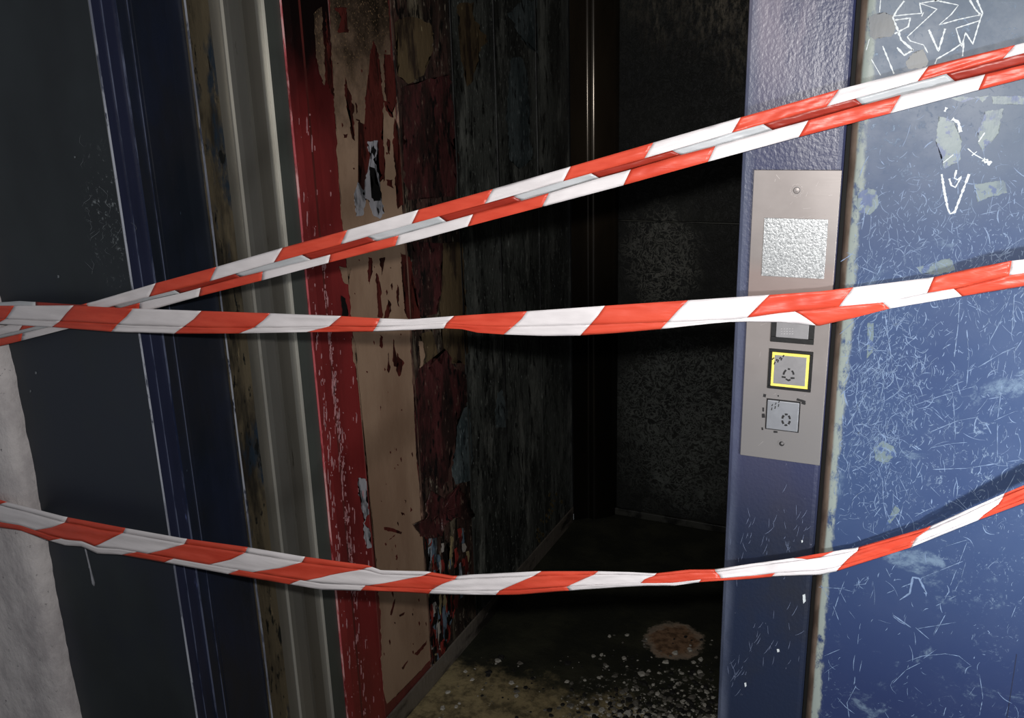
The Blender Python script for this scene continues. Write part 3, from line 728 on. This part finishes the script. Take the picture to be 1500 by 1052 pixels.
def disc(bm, c, r, y0, y1, n=28, dome=0):
    a = [bm.verts.new((c.x+r*cos(2*pi*k/n), y0, c.z+r*sin(2*pi*k/n))) for k in range(n)]
    b = [bm.verts.new((c.x+r*.8*cos(2*pi*k/n), y1, c.z+r*.8*sin(2*pi*k/n))) for k in range(n)]
    t = bm.verts.new((c.x, y1-dome, c.z))
    for k in range(n): bm.faces.new((a[k], a[(k+1) % n], b[(k+1) % n], b[k])); bm.faces.new((b[k], b[(k+1) % n], t))
sc = at(1167, 279, 1, PF)
bm = bmesh.new(); ring(bm, sc, .0040, .0056, PF+.0002, PF-.0005); disc(bm, sc, .0038, PF+.0002, PF-.0008, dome=.0004)
s_ = finish(bm, 'screw', m_plate, cp)
bm = bmesh.new()
for q in (-.0016, .0016):
    v_, f_ = [], []; boxvf((sc.x+q-.0003, PF-.0015, sc.z-.0010), (sc.x+q+.0003, PF-.0008, sc.z+.0010), v_, f_)
    vv = [bm.verts.new(p) for p in v_]
    for g in f_: bm.faces.new([vv[i] for i in g])
ring(bm, sc, .0038, .0041, PF-.0002, PF-.0010)
finish(bm, 'screw_slot', m_btnd, s_)
bm = bmesh.new()
for k in range(26):
    a = k*2*pi/26; p = sc+Vector((cos(a)*random.uniform(.006, .0075), 0, sin(a)*random.uniform(.006, .0075)))
    ribbon(bm, [p, p+Vector((random.uniform(-.001, .001), 0, random.uniform(-.001, .001)))], .0005, Vector((0, -1, 0)), .0001)
for l in ([(1142, 262), (1137, 256)], [(1135, 266), (1136, 262)]):
    ribbon(bm, [at(x, y, 1, PF) for x, y in l], .0006, Vector((0, -1, 0)), .0001)
for k in range(30):
    x, y = random.uniform(1100, 1215), random.uniform(260, 660); a = random.uniform(-1.6, 0); L = random.uniform(3, 12)
    P = [at(x, y, 1, PF), at(x+L*cos(a), y+L*sin(a), 1, PF)]
    if P[0].x < px0+.004 or P[1].x > px1-.004: continue
    ribbon(bm, P, .00025, Vector((0, -1, 0)), .0001)
finish(bm, 'scuff_marks', simple('pale_scuff', (214, 206, 204), .4), cp)['kind'] = 'stuff'

def rect_frame(name, x0, x1, z0, z1, t, ya, yb, m, parent):
    v, f = [], []
    boxvf((x0, yb, z0), (x1, ya, z0+t), v, f); boxvf((x0, yb, z1-t), (x1, ya, z1), v, f)
    boxvf((x0, yb, z0+t), (x0+t, ya, z1-t), v, f); boxvf((x1-t, yb, z0+t), (x1, ya, z1-t), v, f)
    o = mesh(name, v, f, m, parent); md = o.modifiers.new('b', 'BEVEL'); md.width = .0004; md.segments = 1; md.limit_method = 'ANGLE'; return o
def engr(bm, l, wd, y): ribbon(bm, resample([at(x, yy, 1, y) for x, yy in l], .0008), wd, Vector((0, -1, 0)), .00015, taper=False, jag=.12)
# hidden-half button, alarm button, ground floor button; each: button > frame / ring / symbol
b2a, b2b = at(1121, 512, 1, PF), at(1181.5, 571, 1, PF)
X0b, X1b = -.1465, -.0992
h2z0, h2z1 = at(1150, 570, 1, PF).z, at(1150, 513, 1, PF).z
H = h2z1-h2z0
def button(z0, z1, mface, label):
    b = box('button', (X0b+.006, PF-.0022, z0+.006), (X1b-.006, PF+.001, z1-.006), mface, cp, bevel=.0006); b['label'] = label; return b
# 1 upper
u1 = at(1153, 502, 1, PF).z
b1 = button(u1, u1+H, m_btnd, 'grey square button half covered by the barrier tape')
rect_frame('button_frame', X0b, X1b, u1, u1+H, .0062, PF+.0002, PF-.0014, m_rubber, b1)
bm = bmesh.new()
for k in range(3): 
    for j in range(5): engr(bm, [(1144+j*4, 482+k*3.6), (1146+j*4, 481.6+k*3.6)], .0006, PF-.0022)
finish(bm, 'worn_lettering', simple('worn_text', (170, 168, 168), .5), b1)
# 2 alarm
b2 = button(h2z0, h2z1, m_btnd, 'alarm bell button with a yellow ring')
rect_frame('button_frame', X0b-.0005, X1b+.0005, h2z0-.0008, h2z1+.0008, .0036, PF+.0002, PF-.0014, m_rubber, b2)
rect_frame('yellow_ring', X0b+.0032, X1b-.0032, h2z0+.0029, h2z1-.0029, .0034, PF+.0003, PF-.0020, m_yellow, b2)
ysym = PF-.0022
bm = bmesh.new()
for (x, y) in ((1134, 534), (1139, 531), (1144, 528)): engr(bm, [(x, y), (x+1.5, y-4)], .0015, ysym); engr(bm, [(x+3, y-5), (x+4.5, y-8)], .0015, ysym)
engr(bm, [(1131, 527), (1134, 524)], .0014, ysym)
for l in ([(1147.5, 549), (1149, 545), (1151.5, 542)], [(1154, 540.5), (1157.5, 541)], [(1160, 543), (1162, 546), (1162.5, 549)], [(1145, 552), (1151, 553)], [(1158, 554), (1164, 554)], [(1151, 555), (1155, 557.5), (1158, 556)]):
    engr(bm, l, .0021, ysym)
finish(bm, 'bell_symbol', m_ink, b2)
# 3 floor 0
z30, z31 = at(1145, 631, 1, PF).z, at(1148, 586, 1, PF).z
xa3, xb3 = at(1122, 606, 1, PF).x, at(1171.5, 611, 1, PF).x
b3 = box('button', (xa3+.0012, PF-.0024, z30+.0012), (xb3-.0012, PF+.001, z31-.0012), m_btn, cp, bevel=.0008); b3['label'] = 'grey floor button marked 0'
rect_frame('button_frame', xa3, xb3, z30, z31, .0014, PF+.0002, PF-.0009, m_rubber, b3)
ysym = PF-.0024
bm = bmesh.new()
for (x, y) in ((1130, 601), (1135, 599), (1140, 596)): engr(bm, [(x, y), (x+1, y-4)], .0010, ysym); engr(bm, [(x+.5, y-6), (x+2, y-9)], .0010, ysym)
c = (1151.5, 615)
for k in range(6):
    a0 = k*pi/3+.2; engr(bm, [(c[0]+5.6*cos(a), c[1]+8*sin(a)) for a in (a0, a0+.27, a0+.54, a0+.74)], .0024, ysym)
finish(bm, 'zero_symbol', m_ink, b3)
bm = bmesh.new()
for l, w_ in (([(1118, 579), (1122, 580)], .004), ([(1167, 585), (1180, 589)], .0028), ([(1174, 590), (1180, 592)], .0026), ([(1118, 597), (1118, 603)], .002), ([(1118, 606), (1118.5, 612)], .0036), ([(1116.5, 626), (1117, 630)], .002), ([(1133, 632.5), (1139, 633)], .0024), ([(1139, 580), (1141, 580)], .002)):
    engr(bm, l, w_, PF)
finish(bm, 'gap_marks', m_ink, cp)
kc = at(1145, 650, 1, PF)
bm = bmesh.new(); ring(bm, kc, .0030, .0044, PF+.0002, PF-.0006)
kh = finish(bm, 'key_switch', m_plate, cp)
bm = bmesh.new(); disc(bm, kc, .0043, PF+.0003, PF-.0003); finish(bm, 'keyhole', m_ink, kh)
bm = bmesh.new(); disc(bm, kc+Vector((.0008, 0, .0006)), .0019, PF, PF-.0010, n=10); finish(bm, 'key_core', m_plate, kh)

# ------------------------------------------------------------------ scratched blue panel to the right
rpn = empty('door_leaf', (.2, .0, 0), 'heavily scratched blue metal door panel right of the call panel', 'door')
xe2 = xLp+.0048
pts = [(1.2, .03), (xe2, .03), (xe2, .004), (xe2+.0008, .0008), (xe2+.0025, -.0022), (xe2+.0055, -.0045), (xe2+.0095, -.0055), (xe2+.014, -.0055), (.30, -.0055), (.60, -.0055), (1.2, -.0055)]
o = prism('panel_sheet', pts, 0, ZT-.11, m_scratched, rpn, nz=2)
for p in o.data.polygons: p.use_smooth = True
o.data.set_sharp_from_angle(angle=radians(35))
PY = -.0055
box('gap_shadow_strip', (xLp+.0002, .012, 0), (xe2-.0002, .03, ZT-.11), m_joint, rpn)
nrm = Vector((0, -1, 0))
def R3(l): return [(1050+x/3.3333, y/3.3333) for x, y in l]
def R4(l): return [(1150+x/3.006, 350+y/3.006) for x, y in l]
def R5(l): return [(1050+x/2.989, 700+y/2.989) for x, y in l]
G = [([(800, 0), (795, 60)], 1), ([(915, 5), (880, 50), (860, 85), (885, 150), (900, 195), (958, 245)], 2.0), ([(958, 245), (915, 270), (880, 232)], 1.8), ([(865, 78), (940, 70), (1000, 65), (990, 15), (1075, 45), (930, 180), (945, 200), (1010, 220), (1030, 258)], 1.1),
 ([(870, 98), (945, 88), (935, 130), (868, 165)], 1.5), ([(1000, 15), (1060, 5), (1100, -10)], 1.2), ([(1060, 0), (1180, 25), (1145, 70), (1085, 122), (1180, 95), (1290, 72)], 1.2), ([(1235, 0), (1262, 45), (1290, 75)], 1.6), ([(1270, 0), (1298, 65), (1285, 98)], 1.5), ([(1285, 98), (1250, 215), (1215, 160), (1195, 228), (1168, 138), (1280, 102)], 1.3),
 ([(1035, 145), (1082, 250), (1115, 140)], 1.9), ([(1200, 275), (1206, 205), (1150, 245), (1075, 288), (1065, 312)], 1.4), ([(810, 225), (865, 360)], 1.7), ([(755, 290), (800, 368)], .9), ([(745, 190), (730, 245)], .9),
 ([(1098, 850), (1112, 940), (1128, 1020), (1140, 1044), (1162, 1035), (1232, 850)], 2.3), ([(1135, 872), (1145, 905), (1165, 915), (1195, 862), (1175, 878), (1160, 870), (1170, 830)], 2.0), ([(1150, 580), (1180, 598), (1190, 645)], 3.2), ([(1225, 725), (1260, 755), (1315, 785)], 1.2), ([(1300, 778), (1338, 800)], 4.2), ([(1308, 648), (1278, 692)], 1.2), ([(1105, 795), (1155, 755)], 1.1), ([(1122, 525), (1112, 545)], 2.4), ([(1270, 740), (1245, 760)], 1.2), ([(1000, 80), (1010, 60)], 1)]
for l, wd in G:
    bm = bmesh.new(); ribbon(bm, resample([at(x, y, 1, PY) for x, y in R3(l)], .0016), .00085*wd, nrm, .0004, 0, False, .5)
    o = finish(bm, 'graffiti_stroke', m_scrw, rpn); o['label'] = 'white graffiti scratch'
# worn patches
patches('worn_patch', [R4([(390, 920), (430, 890), (480, 915), (490, 950), (440, 990), (400, 975)]), R3([(690, 940), (740, 915), (780, 930), (790, 1000), (745, 1050), (700, 1040), (680, 1000)]), [(1344, 392), (1370, 384), (1392, 378), (1400, 396), (1372, 403), (1350, 400)],
     R3([(1310, 545), (1400, 530), (1375, 650), (1300, 740), (1270, 700)]), R3([(1085, 565), (1150, 590), (1200, 690), (1180, 790), (1110, 820), (1075, 700)]), [(1452, 141), (1500, 141), (1510, 153), (1455, 152)], [(1428, 142), (1448, 140), (1440, 150)],
     [(1271, 473), (1280, 473), (1278, 516), (1270, 525)], [(1311, 740), (1319, 747), (1304, 767), (1296, 770)], R3([(1140, 480), (1200, 470), (1260, 480), (1200, 500)]), R3([(1260, 900), (1400, 880), (1420, 940), (1330, 960), (1270, 990)])],
     1, PY, -.00022, m_wornp, rpn, 'pale grey patch where the blue is worn through', 1.8, [2.2, 2.4, 2, 2.6, 2.6, 1.4, 1.4, 1.0, 1.0, 1.2, 2], 4)
patches('dark_smear', [R3([(740, 80), (800, 62), (862, 74), (878, 140), (850, 175), (770, 190), (745, 150)]), R3([(935, 272), (1010, 238), (1032, 300), (1020, 330), (930, 335)])], 1, PY, -.0002, m_smear, rpn, None, 2, 3.4, 3)
# long traced scratches
bm = bmesh.new()
LS = [R4(l) for l in ([(440, 330), (470, 540), (510, 690)], [(370, 600), (470, 515), (580, 430)], [(560, 735), (690, 690), (830, 650)], [(850, 565), (960, 500), (1050, 460)], [(1010, 240), (1000, 400), (960, 600), (935, 800), (935, 960)], [(770, 260), (760, 400), (745, 520)],
   [(800, 400), (810, 520), (800, 640)], [(640, 920), (740, 900), (850, 893)], [(240, 690), (340, 600), (430, 520)], [(240, 520), (300, 512)], [(640, 850), (760, 800), (845, 785)], [(650, 1015), (800, 1010), (1050, 970)], [(895, 705), (950, 695)], [(920, 800), (1010, 760)],
   [(740, 700), (750, 850), (740, 1000)], [(540, 560), (570, 610), (575, 650)], [(660, 765), (700, 800)], [(390, 490), (480, 495)], [(270, 60), (340, 80), (370, 120)], [(245, 100), (290, 70), (330, 20)], [(1040, 0), (980, 40), (930, 90)], [(240, 420), (330, 340), (400, 290)], [(990, 250), (950, 360), (890, 470)])]
LS += [R5(l) for l in ([(445, 478), (545, 485), (600, 500)], [(455, 470), (510, 560), (542, 645)], [(575, 410), (540, 500), (505, 605)], [(530, 480), (565, 545)], [(600, 470), (650, 465), (665, 440), (640, 425)], [(745, 505), (830, 470), (860, 460)], [(890, 440), (990, 400), (1090, 360)], [(1090, 370), (1070, 440), (1040, 500)],
   [(770, 605), (800, 630), (850, 655)], [(770, 590), (775, 620)], [(870, 655), (940, 715)], [(880, 660), (1060, 630)], [(1000, 600), (950, 690)], [(830, 805), (900, 780), (1000, 770), (1060, 780), (1110, 820)], [(770, 900), (830, 840), (910, 800)], [(1150, 860), (1165, 960), (1150, 1040)], [(635, 800), (625, 850)], [(470, 780), (540, 750)], [(490, 840), (490, 890)],
   [(725, 0), (730, 110), (745, 180)], [(800, 0), (830, 60), (815, 120), (790, 220)], [(770, 70), (800, 100)], [(1000, 530), (1100, 270)], [(820, 310), (900, 280)], [(740, 395), (760, 435)], [(610, 910), (570, 985), (580, 1050)], [(920, 1000), (950, 980), (990, 1000)], [(1310, 560), (1270, 660)], [(1130, 915), (1105, 950)], [(960, 560), (1060, 510)], [(1000, 300), (1100, 270)])]
for l in LS:
    P = resample([at(x, y, 1, PY) for x, y in l], .003); i = 0
    while i < len(P)-1:
        j = min(len(P), i+random.randint(2, 9)); ribbon(bm, P[i:j], random.uniform(.0004, .0009), nrm, .0003, 0, True, .5); i = j-1 if random.random() < .6 else j+random.randint(0, 2)
for l, wd in ((R5([(800, 535), (845, 505), (858, 435), (885, 440), (920, 508)]), .0022), (R5([(772, 600), (850, 655)]), .0016)):
    ribbon(bm, resample([at(x, y, 1, PY) for x, y in l], .003), wd, nrm, .0004)
# short nicks, thickest near the worn edge and the lower half
for k in range(2900):
    c = random.random()
    if c < .40: x, y = random.gauss(1285, 40), random.gauss(590, 90)
    elif c < .65: x, y = random.uniform(1225, 1500), random.gauss(360, 60)
    elif c < .85: x, y = random.uniform(1200, 1500), random.uniform(400, 780)
    else: x, y = random.uniform(1195, 1510), random.uniform(150, 1052)
    L = random.expovariate(1/8.0)+1.5; a = random.choice((random.gauss(-.75, .3), random.gauss(1.1, .4), random.gauss(-1.35, .25), random.uniform(0, 6.28)))
    if L > 34: L = 34
    cv = random.gauss(0, .12)*L
    P = [at(x+L*t*cos(a)-cv*sin(pi*t)*sin(a), y+L*t*sin(a)+cv*sin(pi*t)*cos(a), 1, PY) for t in (0, .25, .5, .75, 1)]
    if min(p.x for p in P) < xe2+.012: continue
    ribbon(bm, P, random.choice((.0003, .0004, .0005, .0008))*random.uniform(.7, 1.2), nrm, .00025, 0, True, .5)
o = finish(bm, 'scratches', m_scr, rpn); o['kind'] = 'stuff'; o['label'] = 'dense pale scratches and nicks'
# faint vertical fold line at far right
def foldline():
    bm = bmesh.new(); a, b = at(1496, 915, 1, PY), at(1481, 1052, 1, PY)
    x = a.x; ribbon(bm, [(x, PY, z) for z in (0, .3, .6, .9)], .0008, nrm, .0002, 0, False, 0)
    finish(bm, 'sheet_joint', simple('dark_blue_joint', (24, 30, 56), .6), rpn)
foldline()

# ------------------------------------------------------------------ barrier tapes
def tape(name, rows, ytab, label, seed, extra=None, xr=(-30, 1540)):
    """rows: list of (upper edge curve, lower edge curve, transitions, first colour, depth at upper edge, depth at lower edge)
       every stripe of every fold is its own patch of the film, so stripes end on real edges"""
    V, Fc, MI = [], [], []
    for (tc, bc, tr, c0, d0, d1, nv, *rev) in rows:
        tr2 = [tuple([xr[0]]*len(tr[0]))]+list(tr)+[tuple([xr[1]]*len(tr[0]))]
        tr2 = [t for k, t in enumerate(tr2) if k in (0, len(tr2)-1) or (xr[0]+4 < t[0] < xr[1]-4)]
        drop = len([t for t in tr if t[0] <= xr[0]+4]); c = (c0+drop) % 2
        for i in range(len(tr2)-1):
            L, R = tr2[i], tr2[i+1]; nu = max(2, int((R[0]-L[0])/6)); base = len(V)
            for a in range(nv+1):
                v = a/nv
                def xi(T):
                    m = len(T)-1; q = v*m; k = min(int(q), m-1); return T[k]+(T[k+1]-T[k])*(q-k)
                xl, xr_ = xi(L), xi(R)
                for b in range(nu+1):
                    x = xl+(xr_-xl)*b/nu
                    y = interp(tc, x)*(1-v)+interp(bc, x)*v
                    Y = interp(ytab, x)+d0*(1-v)+d1*v
                    Y += .0022*mnoise.noise(Vector((x*.012, seed, v*1.5)))*sin(pi*v)+.0011*mnoise.noise(Vector((x*.05+seed, v*3, 2)))+.0006*sin(v*9+x*.02)
                    V.append(at(x, y, 1, Y))
            for a in range(nv):
                for b in range(nu):
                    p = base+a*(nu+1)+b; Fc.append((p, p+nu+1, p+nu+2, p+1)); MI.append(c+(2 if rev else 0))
            c = 1-c
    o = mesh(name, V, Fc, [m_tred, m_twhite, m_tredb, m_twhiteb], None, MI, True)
    md = o.modifiers.new('film', 'SOLIDIFY'); md.thickness = .0004; md.offset = 0
    return tag(o, label, 'barrier tape')
RED, WHT = 0, 1
# upper tape, folded in three lengthwise
T1 = [(-30, 489), (0, 479.5), (60, 462), (128, 444), (140, 441), (228, 415), (317, 391), (414, 363), (509, 337), (600, 311), (722, 277), (836, 244), (957, 209), (1085, 172), (1229, 131), (1360, 97), (1487, 66), (1560, 47)]
A1 = [(-30, 500), (0, 491), (60, 476), (120, 460), (218, 435), (307, 412), (401, 384.5), (499, 358), (603, 328), (710, 298.5), (825, 265.5), (944, 232), (1072, 194.5), (1211, 156), (1344, 119), (1469, 86), (1560, 62)]
B1 = [(-30, 504), (0, 496), (60, 482), (120, 466), (218, 440), (264, 430), (353, 405.5), (457, 380), (484, 373), (552, 353.5), (584, 345), (654, 325), (693, 314), (764, 294), (804, 283), (878, 261), (924, 248.5), (998, 227), (1048, 214), (1134, 190), (1184, 176.5), (1264, 154), (1320, 139), (1400, 119), (1443, 109), (1560, 80)]
C1 = [(-30, 515), (0, 507), (32, 499), (98, 482), (232, 451), (300, 432), (383, 411), (481, 385), (579, 360), (622, 349), (684, 332), (794, 303), (900, 275), (1037, 237), (1169, 201), (1304, 166), (1433, 132), (1500, 115), (1560, 99)]
up_tr = [(38, 28), (128, 118)] + list(zip((228, 317, 414, 509, 613, 722, 836, 957, 1085, 1229, 1360, 1487), (218, 307, 401, 499, 603, 710, 825, 944, 1072, 1211, 1344, 1469)))
mid_tr = [(75, 83), (165, 173), (256, 264), (344, 352), (442, 455), (538, 552), (643, 654), (751, 764), (866, 878), (984, 998), (1118, 1132), (1253, 1264), (1386, 1399)]
low_tr = [(33, 31), (115, 113), (205, 203), (294, 291), (385, 383), (484, 481), (584, 579), (693, 685), (804, 794), (924, 913), (1048, 1037), (1184, 1170), (1320, 1304), (1443, 1433)]
y1 = [(-30, -.030), (150, -.030), (400, -.035), (900, -.030), (1100, -.016), (1250, -.0135), (1500, -.016)]
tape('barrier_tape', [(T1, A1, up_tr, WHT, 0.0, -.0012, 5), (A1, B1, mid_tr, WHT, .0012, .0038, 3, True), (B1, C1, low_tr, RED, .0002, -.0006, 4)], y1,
     'upper red and white barrier tape rising steeply to the top right corner', 3.3)
# middle tape
T2 = [(-30, 448), (0, 448), (107, 447.5), (195, 452), (295, 455.5), (396, 459), (500, 463), (557, 466.5), (600, 468), (665, 463), (772, 456), (886, 448), (1008, 440), (1127, 432), (1200, 427), (1250, 421), (1368, 406), (1420, 394), (1482, 382), (1560, 374)]
S2 = [(-30, 466), (0, 467), (107, 471), (195, 477), (295, 480), (376, 480), (490, 478), (551, 479), (600, 477), (654, 473.5), (700, 477), (757, 478), (870, 476), (968, 472), (1040, 468.5), (1070, 468), (1100, 464.5), (1140, 459), (1165, 456.5), (1195, 454), (1229, 449), (1294, 443), (1358, 429), (1400, 422.5), (1482, 403), (1560, 392)]
C2 = [(-30, 473), (0, 475), (75, 479), (163, 486), (255, 489), (350, 488.5), (449, 486.5), (546, 486), (600, 483.5), (650, 481), (676, 482), (700, 487.5), (738, 490), (796, 492), (850, 491.5), (900, 488), (968, 482), (1040, 474), (1070, 471.5), (1100, 471), (1148, 472), (1180, 475.5), (1200, 477), (1250, 466), (1303, 452), (1409, 434), (1500, 419), (1560, 410)]
u2 = [(21, 15, 8), (108, 97, 88), (195, 185, 172), (295, 284, 268), (396, 386, 372), (500, 491, 482), (557, 554, 551), (665, 659, 654), (772, 764, 752), (886, 876, 864), (1008, 992, 978), (1127, 1111, 1094), (1250, 1239, 1229), (1368, 1363, 1358), (1482, 1480, 1478)]
l2 = [(8, -5), (88, 76), (172, 163), (268, 255), (372, 350), (482, 449), (551, 546), (654, 650), (752, 738), (864, 850), (978, 968), (1165, 1195), (1293, 1303), (1397, 1409)]
fT = [(-30, 444), (0, 443), (28, 441), (60, 443), (108, 446), (130, 447)]
fB = [(-30, 452), (0, 452), (60, 452), (108, 452), (130, 452)]
y2 = [(-30, -.036), (150, -.042), (400, -.045), (800, -.03), (1000, -.02), (1150, -.012), (1250, -.0115), (1360, -.0150), (1500, -.028)]
t2 = tape('barrier_tape', [(T2, S2, u2, RED, 0, -.0012, 6), (S2, C2, l2, RED, -.0004, .0008, 4)], y2,
     'middle red and white barrier tape crossing the buttons of the call panel', 8.1)
def flap2():
    V, Fc, MI = [], [], []
    for (x0, x1, c) in ((-30, 52, 1), (52, 128, 0)):
        n = 14; base = len(V)
        for a in (0, 1):
            for b in range(n+1):
                x = x0+(x1-x0)*b/n; y = interp(fB if a else fT, x); V.append(at(x, y, 1, interp(y2, x)+(.0016 if a else .0028)))
        for b in range(n): Fc.append((base+b, base+n+1+b, base+n+2+b, base+b+1)); MI.append(c)
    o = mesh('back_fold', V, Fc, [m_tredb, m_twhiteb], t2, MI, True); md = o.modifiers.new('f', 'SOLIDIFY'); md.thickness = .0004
flap2()
# lower tape
T3 = [(-30, 727), (0, 732), (12, 736), (56, 747), (95, 757), (180, 773), (270, 789), (359, 801), (442, 815), (500, 823), (538, 828), (558, 835.5), (600, 836.5), (625, 837), (666, 844), (687, 842), (788, 837), (872, 837), (920, 838), (960, 840), (1009, 834.5), (1048, 834), (1100, 826), (1160, 818), (1200, 811), (1256, 802), (1360, 772), (1469, 724), (1500, 711), (1560, 684)]
C3 = [(-30, 769), (0, 773), (30, 777), (72, 792), (96, 799), (120, 800.5), (142, 811), (176, 812.5), (240, 824), (334, 841), (424, 856), (472, 864), (528, 865.5), (600, 868), (628, 870), (724, 871.5), (760, 871), (836, 865), (900, 860.5), (950, 858), (988, 858), (1028, 852.5), (1100, 848), (1140, 844), (1200, 842), (1225, 837), (1334, 802), (1433, 762), (1500, 737), (1560, 712)]
def mixc(a, b, v): xs = sorted(set([p[0] for p in a]+[p[0] for p in b])); return [(x, interp(a, x)*(1-v)+interp(b, x)*v) for x in xs]
V3 = mixc(T3, C3, .2); S3 = mixc(T3, C3, .8)
main = [(-3, -12, -22), (95, 76, 51), (180, 160, 138), (270, 244, 215), (359, 338, 305), (442, 412, 370), (538, 484, 446), (625, 578, 536), (666, 648, 633), (788, 756, 732), (872, 850, 830), (958, 944, 938), (1048, 1053, 1056), (1256, 1243, 1232), (1360, 1342, 1337), (1469, 1462, 1440)]
top3 = [(11, -3), (99, 95), (184, 180), (274, 270), (363, 359), (447, 442), (545, 530), (632, 620), (670, 666), (793, 782), (876, 870), (962, 958), (1047, 1048), (1162, 1184), (1222, 1200), (1258, 1256), (1364, 1360), (1471, 1469)]
main = [(-3, -12, -22), (95, 76, 51), (180, 160, 138), (270, 244, 215), (359, 338, 305), (442, 412, 370), (530, 484, 446), (620, 578, 536), (666, 648, 633), (782, 756, 732), (870, 850, 830), (958, 944, 938), (1048, 1053, 1056), (1256, 1243, 1232), (1360, 1342, 1337), (1469, 1462, 1440)]
low3 = [(90, 72), (200, 178), (254, 240), (350, 334), (440, 424), (535, 528), (633, 628), (732, 726), (830, 834), (1027, 1024), (1135, 1130), (1232, 1225), (1337, 1334), (1440, 1433)]
y3 = [(-30, -.050), (100, -.050), (400, -.055), (800, -.040), (1000, -.022), (1120, -.012), (1190, -.0125), (1250, -.0150), (1350, -.020), (1500, -.031)]
tape('barrier_tape', [(T3, V3, top3, RED, .0008, 0, 2), (V3, S3, main, RED, 0, -.0014, 6), (S3, C3, low3, RED, -.0012, .0006, 3)], y3,
     'lower red and white barrier tape sagging in a curve below the call panel', 15.7)
